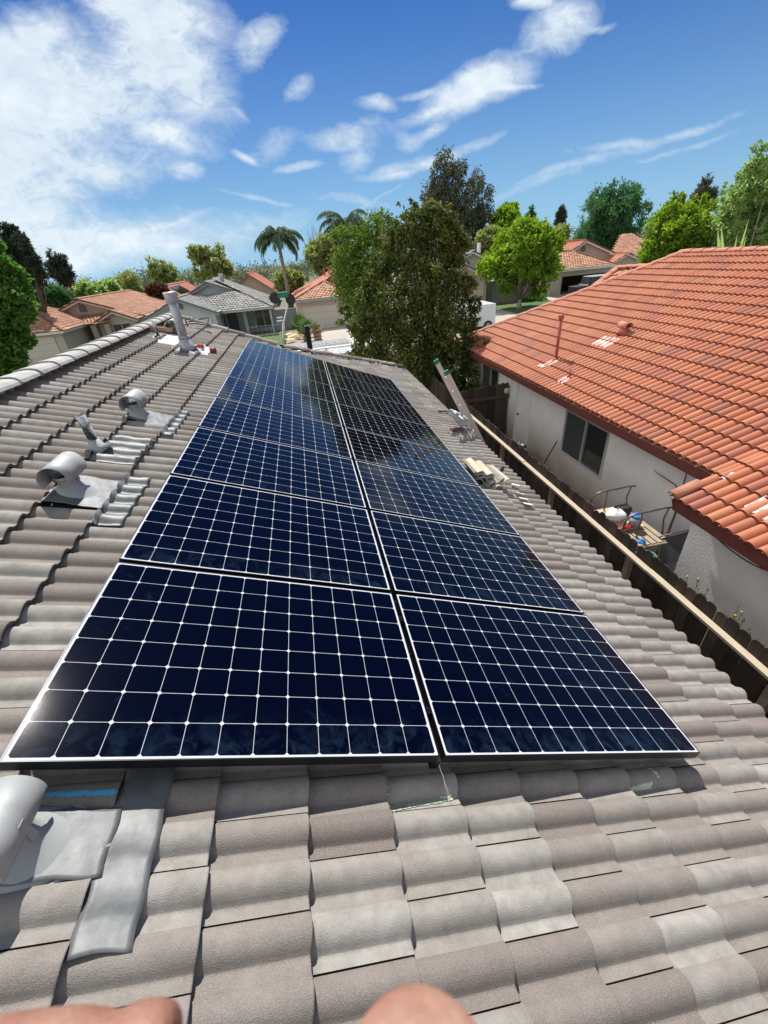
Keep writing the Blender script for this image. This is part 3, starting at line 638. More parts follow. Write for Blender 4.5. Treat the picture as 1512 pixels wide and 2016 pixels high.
# rake barrel at the corner of the projecting roof
mb = MB(); vs = []
for i, (uu, hh) in enumerate(((.27, .05), (.67, .075))):
    for k in range(9):
        a = math.pi * k / 8; P = Fnb(uu, 3.36, hh); vs.append(P + Vector((SA * -.0, .072 * math.cos(a), .0)) + Vector((-SA, 0, CA)) * .055 * math.sin(a))
    for s in (-1, 1): pass
mb.add(vs, [(k, k + 1, 9 + k + 1, 9 + k) for k in range(8)], .7); o = mb.build('verge_tile', [M['redcap']], nb, smooth=True); o.modifiers.new('t', 'SOLIDIFY').thickness = .014
mb = MB(); mb.bar(Fnb(.02, 3.3, -.1), Fnb(.02, 14.9, -.1), .035, .15); mb.bar(Fnb(.635, -5.2, -.12), Fnb(.635, 3.38, -.12), .035, .17); mb.bar(Fnb(-.1, 3.40, -.1), Fnb(.65, 3.40, -.1), .03, .15)
mb.quad(Fnb(.0, 3.35, -.09), Fnb(0, 14.9, -.09), Fnb(-.5, 14.9, -.09), Fnb(-.5, 3.35, -.09)); mb.quad(Fnb(.6, -5.2, -.09), Fnb(.6, 3.35, -.09), Fnb(.1, 3.35, -.09), Fnb(.1, -5.2, -.09))
mb.build('eave_board', M['redpaint'], nb)
# stucco wall with window and door openings
WX = 6.9
wy0, wz0 = onX(1202, 850, WX)[1], onX(1186, 942, WX)[2]; wy1 = onX(1118, 808, WX)[1]; wz1 = -2.15
wz0 = -3.2
fy0, fy1, fz0, fz1 = 11.55, 12.85, -3.5, -2.05
dy0, dy1, dz1 = 9.42, 10.28, -2.1
def wall_holes(mb, X, y0, y1, z0, z1, holes, th=.15):
    ys = sorted({y0, y1, *[h[0] for h in holes], *[h[1] for h in holes]}); zs = sorted({z0, z1, *[h[2] for h in holes], *[h[3] for h in holes]})
    for i in range(len(ys) - 1):
        for j in range(len(zs) - 1):
            cy, cz = (ys[i] + ys[i + 1]) / 2, (zs[j] + zs[j + 1]) / 2
            if any(h[0] < cy < h[1] and h[2] < cz < h[3] for h in holes): continue
            mb.quad((X, ys[i], zs[j]), (X, ys[i], zs[j + 1]), (X, ys[i + 1], zs[j + 1]), (X, ys[i + 1], zs[j]))
    for (a, b, c, d) in holes:
        mb.quad((X, a, c), (X + th, a, c), (X + th, a, d), (X, a, d)); mb.quad((X, b, c), (X, b, d), (X + th, b, d), (X + th, b, c))
        mb.quad((X, a, d), (X + th, a, d), (X + th, b, d), (X, b, d)); mb.quad((X, a, c), (X, b, c), (X + th, b, c), (X + th, a, c))
mb = MB(); wall_holes(mb, WX, 3.4, 14.4, GZ, -1.6, [(wy0, wy1, wz0, wz1), (dy0, dy1, GZ + .06, dz1), (fy0, fy1, fz0, fz1)])
mb.quad((6.4, -5.2, GZ), (6.4, -5.2, -1.8), (6.4, 3.4, -1.8), (6.4, 3.4, GZ)); mb.quad((6.4, 3.4, GZ), (6.4, 3.4, -1.8), (WX, 3.4, -1.6), (WX, 3.4, GZ))
mb.quad((WX, 14.4, GZ), (WX, 14.4, -1.6), (17.8, 14.4, -1.6), (17.8, 14.4, GZ))
# wall material with brown stains low down
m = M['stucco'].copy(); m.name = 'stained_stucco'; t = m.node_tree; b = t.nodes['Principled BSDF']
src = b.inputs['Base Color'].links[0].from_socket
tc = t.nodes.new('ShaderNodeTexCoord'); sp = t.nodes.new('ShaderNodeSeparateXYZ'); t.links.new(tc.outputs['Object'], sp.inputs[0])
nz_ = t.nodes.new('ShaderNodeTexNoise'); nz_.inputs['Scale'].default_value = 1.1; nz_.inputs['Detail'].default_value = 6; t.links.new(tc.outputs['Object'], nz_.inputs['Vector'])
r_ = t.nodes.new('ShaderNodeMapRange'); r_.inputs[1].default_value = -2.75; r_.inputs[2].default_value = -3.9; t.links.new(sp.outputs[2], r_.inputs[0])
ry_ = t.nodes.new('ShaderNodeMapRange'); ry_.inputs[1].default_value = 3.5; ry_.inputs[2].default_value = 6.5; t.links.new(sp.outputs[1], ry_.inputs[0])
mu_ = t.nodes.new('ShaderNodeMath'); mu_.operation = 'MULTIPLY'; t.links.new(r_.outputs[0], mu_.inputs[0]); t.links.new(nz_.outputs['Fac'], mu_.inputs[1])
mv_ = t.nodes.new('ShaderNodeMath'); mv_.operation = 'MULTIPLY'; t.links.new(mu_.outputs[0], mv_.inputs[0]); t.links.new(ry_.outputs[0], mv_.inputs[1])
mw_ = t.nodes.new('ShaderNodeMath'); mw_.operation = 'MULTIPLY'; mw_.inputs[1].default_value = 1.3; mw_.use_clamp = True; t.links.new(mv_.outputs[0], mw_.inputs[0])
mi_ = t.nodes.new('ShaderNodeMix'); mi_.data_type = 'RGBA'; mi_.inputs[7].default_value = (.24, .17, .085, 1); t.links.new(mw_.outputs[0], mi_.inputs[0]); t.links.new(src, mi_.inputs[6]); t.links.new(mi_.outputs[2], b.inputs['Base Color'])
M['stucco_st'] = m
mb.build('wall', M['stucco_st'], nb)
def slider(par, X, y0, y1, z0, z1, fx=.03, lab=None, fm_=None):
    f = MB(); w = .035; ym = (y0 + y1) / 2
    f.box((X - fx, y0 - .02, z0 - .02), (X + .05, y0 + w, z1 + .02)); f.box((X - fx, y1 - w, z0 - .02), (X + .05, y1 + .02, z1 + .02))
    f.box((X - fx + .001, y0 + w, z0 - .02), (X + .049, y1 - w, z0 + w)); f.box((X - fx + .001, y0 + w, z1 - w), (X + .049, y1 - w, z1 + .02))
    f.box((X - fx + .004, ym - .02, z0 + w), (X + .045, ym + .02, z1 - w))
    win = f.build('window', fm_ or M['alu'], par)
    g = MB(); g.quad((X + .02, y0 + w, z0 + w), (X + .02, y0 + w, z1 - w), (X + .02, ym - .02, z1 - w), (X + .02, ym - .02, z0 + w)); g.build('pane', M['glassdark'], win)
    g = MB(); g.quad((X - .012, ym + .02, z0 + w), (X - .012, ym + .02, z1 - w), (X - .012, y1 - w, z1 - w), (X - .012, y1 - w, z0 + w)); g.build('screen', M['screen'], win)
    bl = MB(); k = int((z1 - z0 - .1) / .05)
    for i in range(k):
        z = z0 + .05 + i * .05; bl.quad((X + .08, y0 + w, z), (X + .10, y0 + w, z + .04), (X + .10, y1 - w, z + .04), (X + .08, y1 - w, z))
    bl.build('blind', M['blind'], win)
    bk_ = MB(); bk_.quad((X + .14, y0, z0), (X + .14, y0, z1), (X + .14, y1, z1), (X + .14, y1, z0)); bk_.build('interior', M['black'], win)
    return win
M['glassdark'].node_tree.nodes['Principled BSDF'].inputs['Alpha'].default_value = .55
slider(nb, WX, wy0, wy1, wz0, wz1); slider(nb, WX, fy0, fy1, fz0, fz1)
d = MB(); d.box((WX + .05, dy0 + .04, GZ + .08), (WX + .09, dy1 - .04, dz1 - .04)); dr = d.build('door', M['stucco'], nb)
d = MB(); d.box((WX - .015, dy0 - .03, GZ + .06), (WX + .06, dy0 + .035, dz1)); d.build('frame', M['white'], dr)
d = MB(); d.box((WX - .015, dy1 - .035, GZ + .06), (WX + .06, dy1 + .03, dz1)); d.build('frame', M['white'], dr)
d = MB(); d.box((WX - .014, dy0 + .035, dz1 - .035), (WX + .06, dy1 - .035, dz1)); d.build('frame', M['white'], dr)
d = MB(); d.tube([(WX + .05, dy1 - .12, -3.05), (WX, dy1 - .12, -3.05)], [.02, .032], 10); d.build('handle', M['black'], dr)
lp = onX(1001, 768, WX - .06)
d = MB(); d.tube([(WX, lp.y, lp.z + .1), (WX - .1, lp.y, lp.z + .13), (WX - .12, lp.y, lp.z + .06)], .02, 8); wl = d.build('wall_lamp', mat('bronze', (.09, .05, .04), .5), nb)
d = MB(); d.tube([(WX - .12, lp.y, lp.z + .07), (WX - .12, lp.y, lp.z + .02), (WX - .12, lp.y, lp.z - .07), (WX - .12, lp.y, lp.z - .1)], [.04, .075, .065, .03], 12); d.build('globe', mat('frosted_globe', (.5, .48, .44), .25), wl, smooth=True)
# pipes and hood on the red roof
pp = Vector((7.33, 9.2, EZ + (7.33 - EX) * math.tan(AL)))
d = MB(); d.tube([pp, pp + Vector((0, 0, 1.02))], .035, 12); ps = d.build('vent_pipe', M['redpipe'], nb, smooth=True)
d = MB(); d.tube([pp + Vector((0, 0, .98)), pp + Vector((0, 0, 1.0)), pp + Vector((0, 0, 1.09)), pp + Vector((0, 0, 1.1))], [.04, .062, .066, .05], 12); d.build('pipe_cap', M['redpipe'], ps, smooth=True)
d = MB(); d.tube([pp, pp + Vector((0, 0, .07)), pp + Vector((0, 0, .1))], [.11, .06, .036], 14); d.build('boot', M['redpipe'], ps, smooth=True)
def patch_nb(par, u0, u1, w0, w1, m, lift=.05, seed=1, name='flashing'):
    nu, nv = 8, 16; V = []
    rg = random.Random(seed)
    for i in range(nu + 1):
        for j in range(nv + 1):
            w = w0 + (w1 - w0) * j / nv; u = u0 + (u1 - u0) * i / nu + .02 * math.sin(j * 1.7 + seed)
            V.append(Fnb(u, w, .036 + .020 * math.cos(2 * math.pi * (w - .05) / .146) + .008 + rg.uniform(-.003, .003)))
    mb = MB(); mb.add(V, [(i * (nv + 1) + j, (i + 1) * (nv + 1) + j, (i + 1) * (nv + 1) + j + 1, i * (nv + 1) + j + 1) for i in range(nu) for j in range(nv)]); return mb.build(name, m, par, smooth=True)
M['peel'] = mat('peeling_red_paint', (.50, .15, .12), .5, col2=(.72, .68, .66), nscale=9, contrast=2.5)
patch_nb(ps, -.9, -.64, 9.05, 9.35, M['peel'], seed=3); patch_nb(ps, -.60, -.5, 9.1, 9.38, M['paper'], seed=5, name='sealant_patch')
p2 = Vector((6.99, 7.98, EZ + .49 * math.tan(AL)))
d = MB(); d.tube([p2, p2 + Vector((0, 0, .24))], .022, 10); s2 = d.build('vent_pipe', M['redpipe'], nb, smooth=True); patch_nb(s2, -.52, -.3, 7.85, 8.15, M['peel'], seed=4)
p3 = Vector((8.7, 8.65, EZ + 2.2 * math.tan(AL)))
d = MB(); d.tube([p3 + Vector((-.03, 0, 0)), p3 + Vector((0, 0, .1)), p3 + Vector((0, 0, .2))], [.14, .11, .09], 18); h3 = d.build('roof_vent', M['redpipe'], nb, smooth=True)
vs = []
for yy_ in (8.5, 8.82):
    for k in range(15):
        a = R(-15) + R(210) * k / 14; vs.append(Vector((p3.x + .1 * math.cos(a), yy_, p3.z + .2 + .1 * math.sin(a))))
d = MB(); d.add(vs, [(k, 15 + k, 16 + k, k + 1) for k in range(14)]); o = d.build('hood', M['redcap'], h3, smooth=True); o.modifiers.new('t', 'SOLIDIFY').thickness = .004
patch_nb(h3, -2.15, -1.75, 8.45, 9.0, M['peel'], seed=8)
patch_nb(nb, -.02, .27, 1.95, 2.7, M['peel'], seed=9, name='flashing'); patch_nb(nb, -.12, .02, 3.22, 3.36, M['paper'], seed=10, name='sealant_patch')
# cable sagging on the wall
A_, B_ = onX(1372, 1018, 6.37), onX(1512, 1124, 6.37)
d = MB(); pts = []
for i in range(14):
    s = i / 13; q = onX(1372 + 140 * s, 1018 + (106 * (1.55 * s - .55 * s * s)), 6.37); pts.append(q)
d.tube(pts + [pts[-1] + Vector((0, -.6, -.02))], .008, 6); d.build('cable', M['black'], nb)
# rough bright stucco texture panel near the corner
# ------------------------------------------------------------------ fence between the yards
FX = 5.10
fn = thing('fence', 'long dark board fence with pale top rail between grey roof and stucco wall', 'fence')
rg = random.Random(5); y = -4.5; mbs = []
nboards = 0
rows = MB()
while y < 13.2:
    w = .135 + rg.uniform(-.006, .006); h = -2.3 + rg.uniform(-.025, .03); t0 = rg.random(); xo = rg.uniform(-.006, .006); tl = rg.uniform(-.01, .01)
    a, b = y + .002, y + w
    pr_ = [(a, GZ), (b, GZ), (b + tl, h - .045), (b - .028 + tl, h - .008), ((a + b) / 2 + tl, h), (a + .028 + tl, h - .008), (a + tl, h - .045)]
    vs = [(FX + xo, p[0], p[1]) for p in pr_] + [(FX + xo + .016, p[0], p[1]) for p in pr_]; n = 7
    bmb = MB(); bmb.add(vs, [tuple(range(n))[::-1], tuple(range(n, 2 * n))] + [(i, (i + 1) % n, n + (i + 1) % n, n + i) for i in range(n)], t0)
    if y > .1 and nboards < 92: bmb.build('board', M['fence'], fn); nboards += 1
    else: rows.v, rows.f, rows.t, rows.m = rows.v, rows.f, rows.t, rows.m; rows.add(vs, [tuple(range(n))[::-1], tuple(range(n, 2 * n))] + [(i, (i + 1) % n, n + (i + 1) % n, n + i) for i in range(n)], t0)
    y += w + rg.uniform(.001, .006)
tag(rows.build('board_rows', M['fence'], fn), kind='stuff')
for i, (ya, yb) in enumerate(((-4.5, -1.0), (-1.0, 2.62), (2.62, 6.1), (6.1, 9.7))):
    d = MB(); zz = -2.49 + .006 * (i % 2); d.box((FX - .092, ya + .002, zz - .038), (FX - .008, yb - .002, zz)); d.build('rail', M['lumber'], fn, bevel=.004)
for yy_ in (-1.0, .9, 2.95, 5.0, 7.1, 9.2):
    d = MB(); d.box((FX - .085, yy_ - .042, GZ), (FX - .012, yy_ + .042, -2.535)); d.build('post', M['oldwood'], fn)
d = MB(); d.box((FX - .06, -4.5, -3.72), (FX - .012, 9.7, -3.63)); d.build('lower_rail', M['fence'], fn)
# cross fence / gate beside the stucco wall
gt = thing('gate', 'dark wooden board gate joining the long fence to the white stucco wall', 'gate')
x = FX + .1; rg = random.Random(9)
while x < 6.83:
    w = min(.14, 6.86 - x); h = -2.33 + rg.uniform(-.03, .03) + (x - 5.2) * .05; a, b = x, x + w - .004; yy_ = 10.75
    pr_ = [(a, GZ + .05), (b, GZ + .05), (b, h - .04), (b - .03, h), (a + .03, h), (a, h - .04)]; n = 6
    vs = [(p[0], yy_, p[1]) for p in pr_] + [(p[0], yy_ + .016, p[1]) for p in pr_]
    d = MB(); d.add(vs, [tuple(range(n)), tuple(range(n, 2 * n))[::-1]] + [(i, n + i, n + (i + 1) % n, (i + 1) % n) for i in range(n)], rg.random()); d.build('board', M['fence'], gt); x += .14
for z in (-2.7, -3.7):
    d = MB(); d.box((FX + .1, 10.705, z), (6.86, 10.748, z + .09), .9); d.build('rail', M['fence'], gt)

# second, slightly lower wing roof showing beyond the hip
def on_nb(x, y, drop):
    d = Vector(ray(x, y)); c = Vector(CAM); nn = Vector((-SA, 0, CA)); p0 = Vector((EX, 0, EZ - drop)); t = (p0 - c).dot(nn) / d.dot(nn); return c + d * t
WING = True
# ------------------------------------------------------------------ ladder standing against the eave
lad = thing('ladder', 'aluminium extension ladder with green rail tips leaning above the eave beside the fence', 'ladder')
La, Lb = onY(872, 728, 6.2), onY(941, 862, 6.2); dl = (Lb - La).normalized(); Lt = La; Lf = La + dl * ((GZ - La.z) / dl.z); side = Vector((0, -.20, 0))
for s in (-1, 1):
    off = side * s
    d = MB(); d.bar(Lt + off - dl * (.12 if s < 0 else .0), Lf + off, .028, .085, up=dl.cross(side)); d.build('rail', mat('ladder_aluminium', (.62, .58, .54), .4, metal=.55) if s < 0 else bpy.data.materials['ladder_aluminium'], lad)
    d = MB(); e = Lt + off - dl * (.12 if s < 0 else .0); d.bar(e - dl * .035, e + dl * .045, .036, .095, up=dl.cross(side)); d.build('rail_tip', M['green'], lad, bevel=.01)
k = 0; s_ = .18
while s_ < (Lf - Lt).length - .2 and k < 16:
    c = Lt + dl * s_; d = MB(); d.tube([c - side, c + side], .016, 8); d.build('rung', bpy.data.materials['ladder_aluminium'], lad); s_ += .305; k += 1
st = thing('ladder_stabilizer', 'silver tubular stabilizer bracket with faded purple rubber feet resting on the tiles at the ladder', 'ladder stabilizer')
def rp(x, y, n): u, v = on_roof(x, y, n); return RF(u, v, n)
c0 = rp(912, 815, .10)
d = MB(); d.tube([rp(880, 810, -.08), rp(888, 807, -.02), rp(900, 812, .06), rp(912, 818, .11), rp(918, 828, .12)], .02, 9); a1 = d.build('arm', M['galv'], st, smooth=True)
d = MB(); d.tube([rp(905, 818, .10), rp(912, 828, .10), rp(913, 836, .04), rp(905, 843, -.07)], .02, 9); d.build('arm', M['galv'], st, smooth=True)
d = MB(); d.bar(rp(893, 812, .08), rp(915, 834, .1), .06, .09); d.build('bracket', M['galv'], st, bevel=.006)
d = MB(); d.bar(rp(864, 809, -.095), rp(882, 809, -.08), .05, .035, up=(SA, 0, CA)); d.build('foot', M['purple'], st, bevel=.008)
d = MB(); d.bar(rp(888, 845, -.10), rp(913, 845, -.09), .07, .04, up=(SA, 0, CA)); d.build('foot', M['purple'], st, bevel=.008)

# ------------------------------------------------------------------ loose tiles stacked on the roof
def loose_tile(u, v, n, rot, tilt, tint, label):
    def F(a, w, h): return Vector((a, w, h))
    mb = MB(); even = (0, .08, .2, .34, .48, .6, .68, .8, 1.0); th = .02
    for b in range(2):
        top = []; bot = []
        for uu in (-.21, .21):
            for e in even:
                q = e * .15; h = prof(q, .15, .034); top.append((uu, -.15 + b * .15 + q, h + th)); bot.append((uu, -.15 + b * .15 + q, h))
        n_ = len(even); vs = top + bot
        fs = [(j, n_ + j, n_ + j + 1, j + 1) for j in range(n_ - 1)] + [(2 * n_ + j, 2 * n_ + j + 1, 3 * n_ + j + 1, 3 * n_ + j) for j in range(n_ - 1)]
        mb.add(vs, fs, tint, 0)
        mb.add(vs, [(n_ + j, 3 * n_ + j, 3 * n_ + j + 1, n_ + j + 1) for j in range(n_ - 1)] + [(j, j + 1, 2 * n_ + j + 1, 2 * n_ + j) for j in range(n_ - 1)], tint, 0)
    mb.quad((-.21, .15, .0), (-.21, .15, .026), (.21, .15, .026), (.21, .15, 0)); mb.quad((-.21, -.15, .0), (.21, -.15, 0), (.21, -.15, .026), (-.21, -.15, .026))
    o = mb.build('roof_tile', [M['tile_new'] if 'topmost' in label or 'outermost' in label else M['tile']]); 
    B = Matrix(((CA, 0, SA, 0), (0, 1, 0, 0), (-SA, 0, CA, 0), (0, 0, 0, 1)))
    o.matrix_world = Matrix.Translation(RF(u, v, n)) @ B @ Matrix.Rotation(R(rot), 4, 'Z') @ Matrix.Rotation(R(tilt), 4, 'X')
    tag(o, label, 'roof tile', 'loose roof tiles stacked below the panels')
M['tile_new'] = mat('loose_tile_concrete', (.52, .49, .42), .85, col2=(.40, .33, .22), nscale=7, ndetail=6, bump=.3, bscale=150)
sc_ = on_roof(944, 925, -.02)
tl_ = [(0, 0, .02, 2, 2, 'topmost pale loose tile lying flat on the stack beside the panels'), (.02, -.01, -.015, -2, 4, 'second loose tile from the top of the stack beside the panels'),
       (.05, -.02, -.05, 3, 6, 'third loose tile from the top of the stack beside the panels'), (.03, .0, -.085, -1, 3, 'fourth loose tile, lowest of the flat stack beside the panels'),
       (.17, -.06, -.045, 10, -30, 'loose tile leaning against the downslope side of the stack'), (.225, -.09, -.055, 15, -46, 'outermost loose tile leaning on the downslope side of the stack')]
for i, (du, dv, dn, ro, ti, lb) in enumerate(tl_): loose_tile(sc_[0] - .03 + du, sc_[1] + dv, dn + .0 - .03, 90 + ro * .6, ti, .8, lb)
sp_u, sp_v = on_roof(983, 937, -.12)
d = MB(); d.tube([RF(sp_u, sp_v, -.15), RF(sp_u - .01, sp_v, .03)], .027, 12); tag(d.build('pipe_piece', M['black'], smooth=True), 'short dark pipe sticking up beside the stack of loose tiles', 'pipe')
lbs = [((1004, 953), (1017, 961)), ((1014, 968), (1024, 978)), ((1021, 978), (1031, 988)), ((1028, 990), (1042, 997))]
wh = ['farthest', 'second farthest', 'second nearest', 'nearest']
for (a, b), w in zip(lbs, wh):
    ua, va = on_roof(*a); ub_, vb = on_roof(*b); uc, vc = (ua + ub_) / 2, (va + vb) / 2; d = MB()
    for k in range(8):
        v0 = vc - .045 + k * .011; u0, u1 = uc - .065, uc + .065
        d.quad(RF(u0, v0, -.158 + surf_own(uc, v0) + .016), RF(u1, v0, -.158 + surf_own(uc, v0) + .016), RF(u1, v0 + .011, -.158 + surf_own(uc, v0 + .011) + .016), RF(u0, v0 + .011, -.158 + surf_own(uc, v0 + .011) + .016))
    tag(d.build('paper_label', M['paper']), w + ' of the four white paper labels on the tiles near the eave', 'paper label', 'white paper labels on the tiles')
# bits lying near the flue
u, v = on_roof(317, 648, -.08); c = RF(u, v, -.08)
d = MB(); d.obox(c, Vector((.16, .07, -.04)), Vector((-.02, .05, 0)), Vector((.01, 0, .035))); tag(d.build('wood_block', M['cardboard'], bevel=.003), 'brown wooden block lying behind the thin vent pipe near the ridge', 'wood block')
u, v = on_roof(384, 643, -.1); c = RF(u, v, -.10); cl = thing('clamp_tool', 'dark metal clamp tool lying on the tiles behind the tall flue', 'clamp')
d = MB(); d.tube([c + Vector((-.25, 0, .07)), c + Vector((0, .05, .06)), c + Vector((.28, .1, -.02))], .014, 8); d.build('bar', M['black'], cl)
d = MB(); d.tube([c + Vector((-.15, .1, 0)), c + Vector((-.16, .05, .14)), c + Vector((-.05, 0, .16))], .013, 8); d.build('jaw', M['black'], cl)
d = MB(); d.tube([c + Vector((.24, .1, .0)), c + Vector((.3, .06, .14)), c + Vector((.1, .05, .12))], .013, 8); d.build('jaw', M['black'], cl)
u, v = on_roof(400, 685, -.1); c = RF(u, v, -.08); tp = thing('tape_roll', 'red and tan tape rolls and pad dropped on the tiles right of the flue', 'tape')
d = MB(); d.tube([c + Vector((-.04, 0, -.03)), c + Vector((-.04, 0.02, .04))], .05, 14); d.build('roll', M['red'], tp, smooth=True)
d = MB(); d.box(c + Vector((-.15, -.03, -.04)), c + Vector((-.1, .05, .04))); d.build('pad', M['tan'], tp)
d = MB(); d.tube([c + Vector((.1, -.05, -.07)), c + Vector((.2, -.02, -.07))], [.05, .04], 12); d.build('roll', mat('dark_red', (.22, .03, .03), .6), tp, smooth=True)
# pale blue sheet poking beyond the far panel edge
a, b, c_, d_ = onY(489, 668, 9.95), onY(508, 666, 9.95), onY(504, 676, 9.95), onY(492, 674, 9.95)

# ------------------------------------------------------------------ things in the side yard
be = thing('glider_bench', 'slatted patio bench with curved brown metal tube arms against the stucco wall', 'bench')
M['tubebrown'] = mat('brown_tube', (.15, .115, .1), .35, metal=.4)
M['slat'] = mat('weathered_slat', (.36, .3, .21), .85, col2=(.25, .2, .14), nscale=8)
def armset(y, x0, x1, z, name='arm'):
    d = MB(); d.tube([(x0, y, z - .42), (x0 + .0, y, z - .12), (x0 + .08, y, z - .02), (x0 + .2, y, z), (x1 - .1, y, z + .02), (x1, y - .03, z + .02)], .017, 8); d.build('arm', M['tubebrown'], be, smooth=True)
    d = MB(); d.tube([(x0 + .28, y, z - .01), (x0 + .3, y, z - .5), (x0 + .33, y, GZ)], .014, 8); d.build('leg', M['tubebrown'], be, smooth=True)
    d = MB(); d.tube([(x1 - .06, y, z + .02), (x1 - .1, y, z - .2), (x1 - .02, y, z - .55), (x1 - .0, y, GZ)], .014, 8); d.build('leg', M['tubebrown'], be, smooth=True)
armset(4.78, 5.72, 6.52, -2.630); armset(3.98, 5.78, 6.60, -2.630)
for i in range(7):
    d = MB(); x = 5.72 + i * .115; d.box((x, 3.75, -3.130), (x + .09, 4.72, -3.110)); d.build('slat', M['slat'], be)
for y_ in (3.74, 4.72):
    d = MB(); d.tube([(5.66, y_, -3.150), (6.56, y_, -3.140)], .02, 8); d.build('seat_rail', M['slat'], be)
sh = MB(); sh.box((5.68, 4.15, -3.080), (6.35, 4.85, -3.055)); tag(sh.build('board', M['tan'], bevel=.006), 'pale board tray resting on the slatted bench under a white bag', 'board')
d = MB()
def blob(mb, c, rx, ry, rz, seed=1, n=12, m_=9, amp=.25, tint=.5):
    rg = random.Random(seed); ph = [rg.uniform(0, 6.28) for _ in range(6)]; vs = []
    for i in range(m_ + 1):
        th = math.pi * i / m_
        for k in range(n):
            a = 2 * math.pi * k / n; r_ = 1 + amp * (math.sin(3 * a + ph[0] + 2 * th) * .5 + math.sin(5 * a + ph[1] - 3 * th) * .3 + math.sin(2 * th * 2 + ph[2]) * .3)
            vs.append((c[0] + rx * math.sin(th) * math.cos(a) * r_, c[1] + ry * math.sin(th) * math.sin(a) * r_, c[2] + rz * math.cos(th) * r_))
    mb.add(vs, [(i * n + k, (i + 1) * n + k, (i + 1) * n + (k + 1) % n, i * n + (k + 1) % n) for i in range(m_) for k in range(n)], tint)
blob(d, (5.98, 4.45, -2.940), .17, .14, .11, 3); tag(d.build('plastic_bag', M['white'], smooth=True), 'crumpled white plastic bag on the tray on the bench', 'bag')
d = MB(); d.tube([(6.2, 4.22, -3.050), (6.2, 4.22, -2.880)], [.09, .11], 16); bu = thing('bucket', 'pale grey bucket with blue lid beside the white bag on the bench', 'bucket'); d.build('pail', M['galv'], bu, smooth=True)
d = MB(); blob(d, (6.2, 4.22, -2.860), .10, .10, .035, 5, amp=.1); d.build('lid', M['blue'], bu, smooth=True)
d = MB(); blob(d, (6.0, 4.18, -3.030), .12, .04, .025, 8, amp=.5); tag(d.build('cloth', M['red'], smooth=True), 'small red cloth scrap in front of the bucket on the bench', 'cloth')
d = MB(); blob(d, (6.05, 3.84, -3.100), .08, .06, .02, 9, amp=.4); tag(d.build('cloth', M['blue'], smooth=True), 'blue cloth scrap on the near slats of the bench', 'cloth')
d = MB(); d.box((6.1, 4.5, -3.050), (6.34, 4.66, -2.880)); tag(d.build('box', M['black'], bevel=.01), 'small black box behind the blue lidded bucket', 'box')
hp = onZ(1296, 1080, -3.18); d = MB(); pts = []
for i in range(150):
    a = i * .45; rr = .12 + .05 * math.sin(i * .37); pts.append((5.85 + rr * math.cos(a), 3.5 + rr * math.sin(a), -3.180 + .05 * math.sin(i * .21) + .0004 * i))
d.tube(pts, .012, 6); tag(d.build('garden_hose', M['hose'], smooth=True), 'coiled green garden hose at the near end of the bench', 'hose')
d = MB(); d.box((5.68, 3.3, GZ), (6.05, 3.66, -3.260)); tag(d.build('crate', M['black'], bevel=.01), 'black crate carrying the coiled green hose', 'crate')
ch = thing('patio_chair', 'folded black mesh chair with brown frame leaning at the stucco corner', 'chair')
d = MB(); d.quad((6.42, 3.82, -3.10), (6.74, 3.6, -2.85), (6.6, 3.45, -3.3), (6.28, 3.6, -3.5)); o = d.build('seat', M['black'], ch); o.modifiers.new('t', 'SOLIDIFY').thickness = .02
d = MB(); d.tube([(6.40, 3.85, -3.08), (6.76, 3.6, -2.83), (6.62, 3.43, -3.3), (6.5, 3.45, GZ)], .014, 8); d.build('frame', M['tubebrown'], ch)
d = MB(); d.tube([(6.40, 3.85, -3.08), (6.26, 3.6, -3.5), (6.1, 3.6, GZ)], .014, 8); d.build('frame', M['tubebrown'], ch)
d = MB(); d.tube([onX(1313, 1055, 6.5), onX(1330, 1010, 6.75), onX(1341, 972, 6.8), onX(1352, 930, 6.82)], [.022, .016, .014, .009], 6); d.tube([onX(1341, 972, 6.8), onX(1330, 955, 6.8), onX(1312, 943, 6.8), onX(1296, 933, 6.8), onX(1288, 925, 6.8)], [.012, .010, .009, .007, .005], 6)
tag(d.build('dead_vine', M['bark']), 'bare forked dead vine stem standing against the stucco wall above the bench', 'vine')
d = MB(); d.tube([onX(1069, 916, 6.5), onX(1097, 868, 6.82)], .014, 6); tag(d.build('pole', M['black']), 'thin dark pole leaning on the stucco wall left of the window', 'pole')
d = MB(); blob(d, tuple(onX(1024, 878, 6.4)), .12, .2, .1, 12, amp=.5); tag(d.build('rubbish_bag', M['black'], smooth=True), 'dark bundle by the white side door, just showing over the fence', 'bag')
